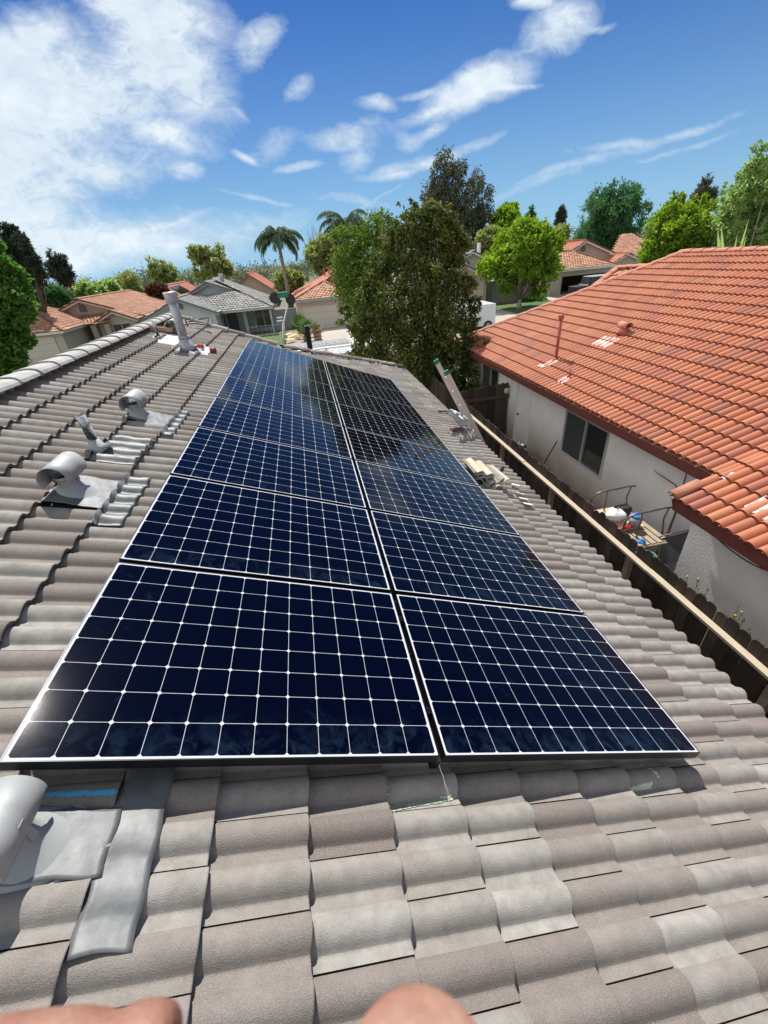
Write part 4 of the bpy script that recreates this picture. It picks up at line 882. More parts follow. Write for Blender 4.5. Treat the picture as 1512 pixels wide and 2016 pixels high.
# weeds along the fence
def weed(px, py, seed, label):
    rg = random.Random(seed); b_ = onX(px, py, 5.75); root = thing('weed', label, 'weed', group='yellow flowered weeds behind the fence'); st_ = MB(); lf = MB(); fl_ = MB()
    for i in range(6):
        p = Vector((b_.x, b_.y, GZ)); t_ = Vector((b_.x + rg.uniform(-.25, .15), b_.y + rg.uniform(-.2, .2), b_.z + rg.uniform(-.05, .16)))
        st_.tube([p, p.lerp(t_, .6) + Vector((rg.uniform(-.05, .05), rg.uniform(-.05, .05), 0)), t_], .004, 5)
        for k in range(7):
            q = p.lerp(t_, rg.uniform(.6, 1)); s = .03; lf.quad(q, q + Vector((rg.uniform(-s, s), rg.uniform(-s, s), rg.uniform(0, s))), q + Vector((rg.uniform(-s, s), rg.uniform(-s, s), s * 1.4)), q + Vector((rg.uniform(-s, s), rg.uniform(-s, s), rg.uniform(-s, s))), rg.random())
        if i % 3 == 0: blob(fl_, tuple(t_), .011, .011, .008, i, 6, 4, 0)
    st_.build('stem', M['leaf_olive'], root); lf.build('leaf', M['leaf_olive'], root); fl_.build('flower', mat('yellow_flower', (.6, .5, .04), .6) if 'yellow_flower' not in bpy.data.materials else bpy.data.materials['yellow_flower'], root)
weed(1392, 1155, 1, 'small weed with a yellow tip behind the fence under the rough stucco corner'); weed(1470, 1225, 2, 'taller yellow flowered weed behind the fence at the right edge')

# ------------------------------------------------------------------ houses across the street
def clip_poly(poly, edge_a, edge_b):
    out = []; ax, ay = edge_a; bx, by = edge_b
    def ins(p): return (bx - ax) * (p[1] - ay) - (by - ay) * (p[0] - ax) >= -1e-9
    for i in range(len(poly)):
        P, Q = poly[i], poly[(i + 1) % len(poly)]; a, b = ins(P), ins(Q)
        if a: out.append(P)
        if a != b:
            d1 = (bx - ax) * (P[1] - ay) - (by - ay) * (P[0] - ax); d2 = (bx - ax) * (Q[1] - ay) - (by - ay) * (Q[0] - ax); t = d1 / (d1 - d2)
            out.append((P[0] + (Q[0] - P[0]) * t, P[1] + (Q[1] - P[1]) * t))
    return out
def roof_plane(mb, pts, seed=1, L=.36, Wd=.30, mi=0):
    """tile courses over a planar polygon whose first edge is the eave"""
    pts = [Vector(p) for p in pts]; e = (pts[1] - pts[0]).normalized(); n = e.cross(pts[2] - pts[0]).normalized()
    if n.z < 0: n = -n
    up = n.cross(e).normalized()
    if up.z < 0: up = -up
    P2 = [((p - pts[0]).dot(e), (p - pts[0]).dot(up)) for p in pts]
    ar = sum(P2[i][0] * P2[(i + 1) % len(P2)][1] - P2[(i + 1) % len(P2)][0] * P2[i][1] for i in range(len(P2)))
    if ar < 0: P2 = P2[::-1]
    s0, s1 = min(p[0] for p in P2), max(p[0] for p in P2); t1 = max(p[1] for p in P2); rg = random.Random(seed)
    t = 0; k = 0
    while t < t1:
        x = s0 - (Wd / 2 if k % 2 else 0)
        while x < s1:
            q = [(x, t - .03), (x + Wd, t - .03), (x + Wd, t + L), (x, t + L)]
            for i in range(len(P2)):
                q = clip_poly(q, P2[i], P2[(i + 1) % len(P2)])
                if len(q) < 3: break
            tt = rg.random()
            if len(q) >= 3:
                j = rg.uniform(0, .008)
                # two barrels per tile, as raised strips
                vs = [pts[0] + e * a + up * b + n * (.035 * (1 - max(0, min(1, (b - t + .03) / (L + .03)))) + j) for a, b in q]
                mb.add(vs, [tuple(range(len(vs)))], tt, mi)
                xm = x + Wd * .35
                if q[0][0] <= xm - .06 and all(True for _ in (0,)) and len(q) == 4:
                    aa = pts[0] + e * (xm - .09) + up * (t - .03) + n * (.036 + j); bb = pts[0] + e * xm + up * (t - .03) + n * (.075 + j); cc = pts[0] + e * (xm + .09) + up * (t - .03) + n * (.036 + j)
                    a2, b2, c2 = [p + up * L - n * .03 for p in (aa, bb, cc)]
                    mb.add([aa, bb, cc, a2, b2, c2], [(0, 1, 4, 3), (1, 2, 5, 4), (0, 2, 1)], min(1, tt * .8 + .1), mi)
            x += Wd
        t += L; k += 1
_w = [on_nb(*q, .16) for q in ((1105, 618), (1216, 531), (1300, 526))]
_e = Vector((_w[0].x, _w[0].y - 3.5, _w[0].z))
mb = MB(); roof_plane(mb, [_e, _w[0], _w[1], _w[2], (_w[2].x, _e.y, _w[2].z)], 61, L=.33, Wd=.29); mb.build('wing_roof', M['redtile'], nb)
cap_run(tuple(_w[0] + Vector((0, 0, .03))), tuple(_w[1] + Vector((0, 0, .05))), .25, .07, name='hip_cap', m=M['redcap'], par=nb, exp=.38, seed=11)
cap_run(tuple(_w[1] + Vector((0, 0, .05))), tuple(_w[2] + Vector((0, 0, .05))), .25, .07, name='ridge_cap', m=M['redcap'], par=nb, exp=.38, seed=12)
def gable_block(par, Lp, Ap, Rp, y1, roofm, wallm, vergem, trimm, zb=GZ, over=.35, seed=1, wall=True, ov=.35):
    """gable end facing the camera: Lp, Ap, Rp are eave-left, apex, eave-right on one vertical plane; runs back to y1"""
    Lp, Ap, Rp = Vector(Lp), Vector(Ap), Vector(Rp); y0 = Ap.y; Lp.y = Rp.y = y0
    bkv = Vector((0, y1 - y0, 0)); mb = MB()
    roof_plane(mb, [Lp + bkv, Lp, Ap, Ap + bkv], seed); roof_plane(mb, [Rp, Rp + bkv, Ap + bkv, Ap], seed + 1)
    mb.build('roof', roofm, par)
    v = MB(); up = Vector((0, 0, .03))
    v.bar(Lp + Vector((-.0, -.02, .0)), Ap + Vector((0, -.02, .0)), .1, .12); v.bar(Ap + Vector((0, -.021, 0)), Rp + Vector((0, -.021, 0)), .1, .12); v.build('verge', vergem, par)
    f = MB(); f.bar(Lp + Vector((0, .03, -.13)), Ap + Vector((0, .03, -.13)), .05, .17); f.bar(Ap + Vector((0, .031, -.13)), Rp + Vector((0, .031, -.13)), .05, .17); f.build('bargeboard', trimm, par)
    s = MB(); dz = Vector((0, 0, -.05)); s.poly([Lp + dz, Ap + dz, Ap + bkv + dz, Lp + bkv + dz]); s.poly([Rp + dz, Rp + bkv + dz, Ap + bkv + dz, Ap + dz]); s.build('soffit', trimm, par)
    w = MB(); yw = y0 + ov; i = .35
    lx, rx = Lp.x + i, Rp.x - i; sl = (Ap.z - Lp.z) / (Ap.x - Lp.x); sr = (Ap.z - Rp.z) / (Ap.x - Rp.x)
    w.poly([(lx, yw, zb), (rx, yw, zb), (rx, yw, Rp.z + (rx - Rp.x) * sr - .07), (Ap.x, yw, Ap.z - .07), (lx, yw, Lp.z + (lx - Lp.x) * sl - .07)])
    w.quad((rx, yw, zb), (rx, y1, zb), (rx, y1, Rp.z + .0), (rx, yw, Rp.z + .0)); w.quad((lx, yw, zb), (lx, yw, Lp.z), (lx, y1, Lp.z), (lx, y1, zb))
    w.build('wall', wallm, par)
def hip_front(par, eL, eR, tR, tL, roofm, seed=1, name='roof', cap=None, capm=None):
    mb = MB(); roof_plane(mb, [eL, eR, tR, tL] if tL is not None else [eL, eR, tR], seed); mb.build(name, roofm, par)
def panel_door(par, x0, x1, z0, z1, y, m, nm='garage_door', rows=4):
    d = MB(); d.box((x0, y - .02, z0), (x1, y + .05, z1)); o = d.build(nm, m, par)
    for k in range(1, rows):
        z = z0 + (z1 - z0) * k / rows; s = MB(); s.box((x0 + .01, y - .024, z - .012), (x1 - .01, y - .021, z + .012)); s.build('panel_groove', M['trim_grey'], o)
    return o
def vent_arch(par, c, w, h, m):
    d = MB(); n = 10; pts = [(c[0] - w / 2, c[1], c[2] - h / 2), (c[0] + w / 2, c[1], c[2] - h / 2)] + [(c[0] + w / 2 * math.cos(math.pi * k / n), c[1], c[2] + w / 2 * math.sin(math.pi * k / n)) for k in range(n + 1)]
    d.poly(pts[::1]); o = d.build('gable_vent', m, par); return o
def win2(par, x0, x1, z0, z1, y, fm=None):
    f = MB(); w = .05
    f.box((x0 - w, y - .04, z0 - w), (x0, y + .02, z1 + w)); f.box((x1, y - .04, z0 - w), (x1 + w, y + .02, z1 + w)); f.box((x0, y - .04, z0 - w), (x1, y + .02, z0)); f.box((x0, y - .04, z1), (x1, y + .02, z1 + w)); f.box(((x0 + x1) / 2 - .025, y - .035, z0), ((x0 + x1) / 2 + .025, y + .018, z1))
    o = f.build('window', fm or M['trim_cream'], par); g = MB(); g.quad((x0, y - .01, z0), (x1, y - .01, z0), (x1, y - .01, z1), (x0, y - .01, z1)); g.build('pane', M['glass2'], o)
M['glass2'] = mat('house_window_glass', (.03, .035, .04), .08, spec=.6)
# A - left house with orange roof
HA = thing('house', 'beige house with orange tiles and arched gable vent beyond the near ridge, left', 'house')
o_ = M['hroof_o']
gable_block(HA, (-21.6, 44, -1.2), onY(152.8, 589.7, 44), (-12.9, 44, -1.78), 58, o_, M['stucco_pink'], M['darkred'], M['trim_cream'], seed=3)
gable_block(HA, onY(180.5, 638, 42), onY(217.5, 612, 42), onY(270, 628, 42), 44.4, o_, M['stucco_pink'], M['darkred'], M['trim_cream'], seed=5)
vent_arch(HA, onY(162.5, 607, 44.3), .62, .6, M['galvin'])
eL, eR = Vector((-24.5, 38, -1.77)), Vector((-17.4, 38, -1.77))
mb = MB(); roof_plane(mb, [eL, eR, (-20.6, 41.2, -.33), (-24.5, 41.2, -.33)], 7); roof_plane(mb, [eR, (-17.4, 44.4, -1.77), (-20.6, 44.4, -.33), (-20.6, 41.2, -.33)], 8); roof_plane(mb, [(-17.4, 44.4, -1.77), (-17.4, 44.4, -1.77), (-20.6, 44.4, -.33)], 9) if False else None
mb.build('garage_roof', o_, HA)
mb = MB(); roof_plane(mb, [(-17.3, 41.6, -1.78), (-15.4, 41.6, -1.78), (-15.4, 44.3, -1.2), (-19.4, 44.3, -1.2)], 11); mb.build('porch_roof', o_, HA)
d = MB(); d.box((-24.5, 38.0, -1.95), (-17.4, 38.06, -1.79)); d.box((-17.46, 38.07, -1.95), (-17.4, 44.3, -1.79)); d.build('eave_board', M['trim_cream'], HA)
d = MB(); d.box((-24.3, 38.35, GZ), (-17.75, 44.2, -1.85)); d.build('garage', M['stucco_cream'], HA); panel_door(HA, -23.2, -18.4, GZ, -2.1, 38.32, M['garage_cream'])
d = MB(); d.box((-16.9, 43.0, GZ), (-13.25, 57.8, -1.8)); d.build('front_wall', M['stucco_cream'], HA)
win2(HA, -15.35, -13.9, -3.1, -2.05, 42.33)
for xx in (-17.0, -15.9):
    d = MB(); d.box((xx, 41.9, GZ), (xx + .4, 42.25, -1.9)); d.build('porch_post', M['stucco_cream'], HA)
cap_run((-17.4, 38.02, -1.70), (-20.6, 41.2, -.27), .22, .06, name='hip_cap', m=M['darkred'], par=HA, exp=.6)
cap_run(tuple(onY(152.8, 589.7, 44) + Vector((0, 0, .04))), tuple(onY(152.8, 589.7, 44) + Vector((0, 14, .04))), .22, .06, name='ridge_cap', m=o_, par=HA, exp=.6)
# B - grey house
HB = thing('house', 'pale grey house with grey tile roof, garage gable and shaded front porch, beyond the flue', 'house')
g_ = M['hroof_g']
gable_block(HB, onY(278, 632, 39), onY(345, 588.5, 39), onY(430, 616, 39), 44, g_, M['stucco_grey'], M['dgrey'], M['trim_grey'], seed=3)
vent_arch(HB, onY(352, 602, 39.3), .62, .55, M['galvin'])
panel_door(HB, -10.9, -6.5, GZ, -2.15, 39.3, M['garage_grey'])
ap = onY(406.7, 555.6, 44.5)
gable_block(HB, onY(362, 584, 44.5), ap, onY(466, 574, 44.5), 50, g_, M['stucco_grey'], M['dgrey'], M['trim_grey'], seed=6, zb=-1.2)
mb = MB(); e0 = onY(430, 617, 41.0); e1 = onY(537, 601, 41.0); zt = (e0.z + e1.z) / 2; e0.z = e1.z = zt
t1_ = onY(466, 574, 44.5); t0_ = onY(362, 584, 44.5)
roof_plane(mb, [e0, e1, (e1.x - 3.3, 44.3, zt + 1.32), (e0.x - 3.0, 44.3, zt + 1.32)], 13)
roof_plane(mb, [e1, (e1.x, 51.0, zt), (ap.x + .3, 51.0, ap.z + .15), (ap.x + .3, 46.9, ap.z + .12)], 14)
roof_plane(mb, [(e0.x - 3.2, 41.5, zt + 1.1), (e0.x, 41.0, zt), (e0.x - 3.2, 44.3, zt + 1.32)], 15) if False else None
mb.build('main_roof', g_, HB)
cap_run(tuple(e1 + Vector((0, 0, .05))), (ap.x + .3, 46.9, ap.z + .2), .22, .06, name='hip_cap', m=g_, par=HB, exp=.6)
d = MB(); d.bar(e0 + Vector((0, 0, -.08)), e1 + Vector((0, 0, -.08)), .05, .16); d.build('gutter', mat('pale_green_gutter', (.36, .42, .37), .6), HB)
d = MB(); d.box((-5.9, 43.0, GZ), (-4.2, 50.5, zt - .05)); d.box((-4.2, 42.0, GZ), (-3.9, 50.5, zt - .06)); d.box((-3.9, 43.6, GZ), (-1.8, 50.5, zt - .05)); d.build('front_wall', M['stucco_grey'], HB)
d = MB(); d.box((-5.75, 42.93, GZ), (-4.85, 43.0, -2.05)); d.build('front_door', mat('dark_blue_door', (.04, .05, .065), .5), HB)
d = MB(); d.box((-3.2, 43.52, -3.7), (-2.6, 43.6, -2.15)); d.build('window', M['glass2'], HB); d = MB(); d.box((-2.45, 43.52, -3.7), (-1.95, 43.6, -2.15)); d.build('window', M['glass2'], HB)
d = MB(); d.box((-1.75, 41.2, GZ), (-1.6, 41.35, zt - .1)); d.build('porch_post', M['stucco_grey'], HB)
fb = onY(426, 560, 47.5); d = MB(); d.tube([(ap.x + 1.0, 47, ap.z - .3), (ap.x + 1.0, 47, ap.z + .55)], .2, 10); d.build('flue', M['galv'], HB, smooth=True)
# C - orange roofed house with the cream garage
HC = thing('house', 'cream house with orange hip roof and wide cream garage door behind the small fan palm', 'house')
YC = 40.3
e0 = onY(574, 596, YC); e1 = onY(700, 577, YC); zt = (e0.z + e1.z) / 2; e0.z = e1.z = zt; apx = onY(637, 554, YC + 3)
mb = MB(); roof_plane(mb, [e0, e1, (apx.x, YC + 3.1, apx.z)], 21, L=.34); mb.build('garage_roof', M['hroof_o'], HC)
rt = onY(662, 527, YC + 8)
mb = MB(); roof_plane(mb, [(e0.x, YC + 12, zt), e0, (apx.x, YC + 3.1, apx.z), (rt.x, YC + 7.5, rt.z), (rt.x, YC + 12, rt.z)], 22); mb.build('roof', M['hroof_r'], HC)
gable_block(HC, (apx.x - .4, YC + 6.6, apx.z - .25), (rt.x + .1, YC + 6.6, rt.z), (rt.x + 3.2, YC + 6.6, apx.z - .4), YC + 12, M['hroof_r'], M['stucco_pink'], M['hroof_r'], M['trim_cream'], seed=23)
cap_run(tuple(e0 + Vector((0, 0, .05))), (apx.x, YC + 3.1, apx.z + .05), .2, .06, name='hip_cap', m=M['hroof_o'], par=HC, exp=.6)
cap_run(tuple(e1 + Vector((0, 0, .05))), (apx.x, YC + 3.1, apx.z + .05), .2, .06, name='hip_cap', m=M['hroof_o'], par=HC, exp=.6)
d = MB(); d.bar(e0 + Vector((0, 0, -.1)), e1 + Vector((0, 0, -.1)), .05, .18); d.build('eave_board', M['trim_grey'], HC)
d = MB(); d.box((e0.x + .35, YC + .4, GZ - .3), (e1.x - .35, YC + 12, zt - .03)); d.build('wall', M['stucco_cream'], HC)
g0, g1 = onY(596, 606, YC + .4), onY(684, 592, YC + .4); panel_door(HC, g0.x, g1.x, GZ - .3, g0.z + .02, YC + .36, M['garage_cream'])
for k, (dx, dy) in enumerate(((-.1, 9.3), (-.55, 9.9))):
    d = MB(); x_ = rt.x + dx - .7; d.tube([(x_, YC + dy - 1.4, rt.z - .6), (x_, YC + dy - 1.4, rt.z + .1)], .1, 8); d.build('vent_pipe', M['redpipe'], HC)
# D - house right beyond the maple
HD = thing('house', 'beige house with two gables and open dark garage, right of the round tree', 'house')
YD = 45
e0 = onY(1085, 535, YD); e1 = onY(1213.8, 519, YD); zt = (e0.z + e1.z) / 2; e0.z = e1.z = zt; hp_ = onY(1134, 498, YD + 3.4)
mb = MB(); roof_plane(mb, [e0, e1, (hp_.x, YD + 3.4, zt + 1.35), (e0.x, YD + 3.4, zt + 1.35)], 31); mb.build('garage_roof', M['hroof_o'], HD)
mb = MB(); roof_plane(mb, [e1, (e1.x, YD + 9, zt), (hp_.x, YD + 9, zt + 1.35), (hp_.x, YD + 3.4, zt + 1.35)], 32); mb.build('roof', M['hroof_o'], HD)
cap_run(tuple(e1 + Vector((0, 0, .05))), (hp_.x, YD + 3.4, zt + 1.4), .22, .06, name='hip_cap', m=M['darkred'], par=HD, exp=.6)
gable_block(HD, onY(1128, 492, YD + 5), onY(1155.9, 472.7, YD + 5), onY(1209.7, 497, YD + 5), YD + 12, M['hroof_r'], M['stucco_pink'], M['darkred'], M['white'], seed=33, zb=-1.3)
vent_arch(HD, onY(1149, 489, YD + 5.3), .55, .6, M['galvin'])
gable_block(HD, onY(1209, 516, YD + 3), onY(1238, 498, YD + 3), onY(1268, 512, YD + 3), YD + 9, M['hroof_r'], M['stucco_cream'], M['darkred'], M['white'], seed=35)
q0, q1, q2, q3 = onY(1200, 505, YD + 7), onY(1300, 505, YD + 7), onY(1300, 460, YD + 13), onY(1222, 462, YD + 13)
mb = MB(); roof_plane(mb, [q0, (q1.x, q0.y, q0.z), (q1.x, q3.y, q3.z), (q3.x, q3.y, q3.z)], 37); mb.build('main_roof', M['hroof_o'], HD)
d = MB(); d.bar(e0 + Vector((0, 0, -.1)), e1 + Vector((0, 0, -.1)), .05, .2); d.build('eave_board', M['trim_cream'], HD)
g0, g1 = onY(1107, 545, YD + .4), onY(1191, 533, YD + .4)
d = MB(); d.box((e0.x + .3, YD + .4, GZ - .3), (g0.x, YD + .6, zt - .05)); d.box((g1.x, YD + .4, GZ - .3), (e1.x - .3, YD + .6, zt - .05)); d.box((g0.x, YD + .4, g0.z), (g1.x, YD + .6, zt - .06)); d.box((e0.x + .3, YD + .6, GZ - .3), (e0.x + .5, YD + 8.9, zt - .05)); d.box((e1.x - .5, YD + .6, GZ - .3), (e1.x - .3, YD + 8.9, zt - .05)); d.box((e0.x + .5, YD + 8.7, GZ - .3), (e1.x - .5, YD + 8.9, zt - .05)); d.box((e0.x + .5, YD + .6, zt - .12), (e1.x - .5, YD + 8.7, zt - .07))
d.build('wall', M['stucco_cream'], HD)
win2(HD, onY(1226, 528, YD + 3.3).x, onY(1241, 528, YD + 3.3).x, -2.9, -2.2, YD + 3.3)
# E - house left of the maple
HE = thing('house', 'tan house with dark grey roof just left of the round bright green tree', 'house')
gable_block(HE, onY(905, 512, 46), onY(932, 494, 46), onY(962, 509, 46), 54, g_, M['stucco_cream'], M['dgrey'], M['white'], seed=41)
gable_block(HE, onY(880, 548, 42), onY(915, 521, 42), onY(968, 548, 42), 47, g_, M['stucco_cream'], M['dgrey'], M['trim_cream'], seed=43)
g0, g1 = onY(925, 558, 42.3), onY(954, 556, 42.3); panel_door(HE, g0.x - 1, g1.x, GZ, g0.z, 42.3, M['garage_cream'])
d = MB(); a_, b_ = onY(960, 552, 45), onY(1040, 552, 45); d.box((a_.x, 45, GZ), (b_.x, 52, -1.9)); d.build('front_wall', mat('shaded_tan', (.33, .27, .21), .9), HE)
mb = MB(); roof_plane(mb, [(a_.x - .3, 44.2, -1.95), (b_.x + .5, 44.2, -1.95), (b_.x - 2, 48.5, -.3), (a_.x - .3, 48.5, -.3)], 44); mb.build('main_roof', g_, HE)
d = MB(); p_ = onY(967, 565, 44.95); d.box((p_.x, 44.93, GZ), (p_.x + .85, 45.0, -2.0)); d.build('front_door', M['trim_grey'], HE)
fl_ = onY(932, 490, 48); d = MB(); d.tube([(fl_.x + .6, 48, fl_.z - .4), (fl_.x + .6, 48, fl_.z + .5)], .2, 10); d.build('flue', M['white'], HE)
# F - solar roofed house behind, G - house farther, H - far left
HF = thing('house', 'distant house with orange roof carrying dark solar panels, behind the grey house', 'house')
gable_block(HF, onY(292, 580, 62), onY(318, 564, 62), onY(372, 592, 62), 76, M['hroof_r'], M['stucco_grey'], M['darkred'], M['stucco_grey'], seed=51)
ga = onY(318, 564, 62); gr = onY(372, 592, 62)
d = MB(); dn = Vector((gr.x - ga.x, 0, gr.z - ga.z)); up_ = Vector((-dn.z, 0, dn.x)).normalized()
for (s0, s1, y0_, y1_) in ((.15, .6, 63.5, 69),):
    d.poly([ga + dn * s0 + up_ * .14 + Vector((0, y0_ - 62, 0)), ga + dn * s1 + up_ * .14 + Vector((0, y0_ - 62, 0)), ga + dn * s1 + up_ * .14 + Vector((0, y1_ - 62, 0)), ga + dn * s0 + up_ * .14 + Vector((0, y1_ - 62, 0))])
tag(d.build('solar_array', M['pvcell'], HF))
HG = thing('house', 'distant pink walled house with red roof beyond the grey roof, left of the palm', 'house')
gable_block(HG, onY(462, 565, 70), onY(486, 539, 70), onY(545, 575, 70), 84, M['hroof_r'], M['stucco_pink'], M['darkred'], M['stucco_pink'], seed=53)
HH = thing('house', 'partly hidden pink house with solar panels on its roof at the far left edge', 'house')
gable_block(HH, onY(20, 590, 56), onY(52, 570, 56), onY(82, 588, 56), 68, M['hroof_r'], M['stucco_pink'], M['redpaint'], M['stucco_pink'], seed=55)
# ------------------------------------------------------------------ ground, street, drives
def sheet(name, x0, y0, x1, y1, z, m, n=1):
    d = MB(); d.quad((x0, y0, z), (x1, y0, z), (x1, y1, z), (x0, y1, z)); o = d.build(name, m); return tag(o, kind='structure')
sheet('ground', -2500, -600, 2500, 3500, GZ, M['dirt'])
sheet('street', -120, 19.0, 120, 27.5, GZ + .008, M['asphalt'])
for (y0, y1, nm) in ((17.2, 19.0, 'pavement'), (27.5, 29.2, 'pavement')):
    d = MB(); d.box((-120, y0, GZ - .05), (120, y1, GZ + .12)); tag(d.build(nm, M['concrete']), kind='structure')
for (x0, x1, y0, y1) in ((-.6, 4.6, 11.6, 17.15), (1.2, 8.5, 29.25, 40.2), (14.8, 19.4, 29.25, 42), (26, 36, 29.25, 48), (-11.4, -5.8, 29.25, 39.2), (-23.5, -18, 29.25, 38.3)):
    sheet('driveway', x0, y0, x1, y1, GZ + .016, M['concrete'])
for (x0, x1, y0, y1) in ((-3.9, -.5, 34.5, 42.5), (19.6, 25.8, 29.3, 43.5), (-17.4, -12.2, 29.3, 41.4)):
    sheet('lawn', x0, y0, x1, y1, GZ + .012, M['grass'])
d = MB(); rg = random.Random(3)
sheet('gravel', -.45, 31.5, 2.3, 39.8, GZ + .012, mat('gravel', (.36, .29, .23), .95, col2=(.22, .17, .13), nscale=7, ndetail=8, contrast=2))
sheet('side_yard', 3.55, -5.2, 6.9, 14, GZ + .01, mat('side_yard_soil', (.12, .10, .075), .95, col2=(.2, .17, .13), nscale=2))

# ------------------------------------------------------------------ vegetation
def depth_of(P): return float((np.array(P) - CAM) @ RZ)
def leafcloud(clumps, n, ll, lw, seed, droop=0.0, up=0.0, twigs=26, spread=.16, shell=.55):
    g = np.random.default_rng(seed); C_ = np.array(clumps, float); wgt = (C_[:, 3] * C_[:, 5]) + 1e-6; wgt = wgt / wgt.sum()
    nt_ = max(1, int(n / 18)); ci = g.choice(len(C_), nt_, p=wgt)
    dirs = g.normal(size=(nt_, 3)); dirs /= np.linalg.norm(dirs, axis=1)[:, None]
    rad = shell + (1.08 - shell) * g.random(nt_) ** .6
    tw = C_[ci, :3] + dirs * C_[ci, 3:6] * rad[:, None]; tt = g.random(nt_)
    per = 18; P = np.repeat(tw, per, 0); D = np.repeat(dirs, per, 0); N_ = len(P); rr = np.repeat(C_[ci, 3:6].mean(1), per)
    P = P + g.normal(size=(N_, 3)) * (rr * spread)[:, None] * np.array([1, 1, .8 + droop])
    d = D * .7 + g.normal(size=(N_, 3)) * .75; d[:, 2] += -droop * 1.6 + up; d /= np.linalg.norm(d, axis=1)[:, None]
    s = np.cross(d, g.normal(size=(N_, 3))); s /= np.linalg.norm(s, axis=1)[:, None]
    L_ = ll * g.uniform(.65, 1.35, N_)[:, None]; W_ = lw * g.uniform(.7, 1.3, N_)[:, None]
    V = np.stack([P, P + d * L_ * .5 + s * W_ * .5, P + d * L_, P + d * L_ * .5 - s * W_ * .5], 1).reshape(-1, 3)
    F = np.arange(N_ * 4).reshape(-1, 4); T = np.clip(np.repeat(tt, per) * .7 + g.random(N_) * .3, 0, 1)
    return V, F, T
def wood(par, base, clumps, r0, m, seed=1, n=14, split=None):
    rg = random.Random(seed); b_ = Vector(base); top = Vector(np.mean(np.array(clumps)[:, :3], axis=0)); mb = MB()
    hs_ = Vector((b_.x * .7 + top.x * .3, b_.y * .7 + top.y * .3, b_.z + (top.z - b_.z) * (split or .45)))
    mid = b_.lerp(hs_, .5) + Vector((rg.uniform(-.1, .1), rg.uniform(-.1, .1), 0)) * r0 * 4
    mb.tube([b_ + Vector((0, 0, -.1)), b_ + Vector((0, 0, r0 * 1.5)), mid, hs_], [r0 * 1.5, r0 * 1.1, r0 * .9, r0 * .7], 9)
    for c in rg.sample(list(clumps), min(n, len(clumps))):
        e = Vector(c[:3]); k = hs_.lerp(e, .5) + Vector((rg.uniform(-.2, .2), rg.uniform(-.2, .2), -.15 * (e - hs_).length))
        mb.tube([hs_ + Vector((0, 0, -r0)), k, e], [r0 * .5, r0 * .3, r0 * .1], 6)
    return mb.build('trunk', m, par, smooth=True)
def box_clumps(box, Y, nc, seed, rad=.36, dpt=.9, shape='round', flat=1.0):
    x0, y0, x1, y1 = box; xm, ym = (x0 + x1) / 2, (y0 + y1) / 2
    c = onY(xm, ym, Y); k = depth_of(c) / FPX; hw = (x1 - x0) / 2 * k * .97; hh = (y1 - y0) / 2 * k * .97 * 1.08; rg = random.Random(seed); out = []
    m_ = min(hw, hh)
    for i in range(nc):
        while True:
            a, b, c_ = rg.uniform(-1, 1), rg.uniform(-1, 1), rg.uniform(-1, 1)
            if a * a + b * b + c_ * c_ <= 1: break
        r = m_ * rad * rg.uniform(.7, 1.25)
        if shape == 'cone': f = (1 - (c_ + 1) / 2) * .95 + .05; a *= f / max(.3, math.sqrt(max(.05, 1 - c_ * c_))); b *= f; r = m_ * rad * (.35 + .65 * f)
        if shape == 'dome': c_ = abs(c_) * 2 - 1 if rg.random() < .5 else c_
        out.append((c.x + a * max(0, hw - r * .8), c.y + b * max(0, hw * dpt - r * .8), c.z + c_ * max(0, hh - r * .8), r, r, r * flat))
    return c, hw, hh, out
def tree(name, label, box, Y, nc, n, ll, lw, lm, seed, base=None, r0=.16, bark='bark', group=None, cat='tree', **k):
    droop = k.pop('droop', 0); up = k.pop('up', 0); extra = k.pop('extra', []); spread = k.pop('spread', .16); shell = k.pop('shell', .55); nl = k.pop('nl', 12); split = k.pop('split', None)
    c, hw, hh, cl = box_clumps(box, Y, nc, seed, **k)
    for (px, py, pr) in extra:
        q = onY(px, py, Y); r = pr * depth_of(q) / FPX; cl.append((q.x, q.y, q.z, r, r, r))
    root = thing(name, label, cat, group=group)
    V, F, T = leafcloud(cl, n, ll, lw, seed, droop, up, spread=spread, shell=shell); fastmesh('crown', V, F, T, M[lm], root)
    bs = base or (c.x, c.y, GZ)
    wood(root, bs, cl, r0, M[bark], seed, n=nl, split=split); return root
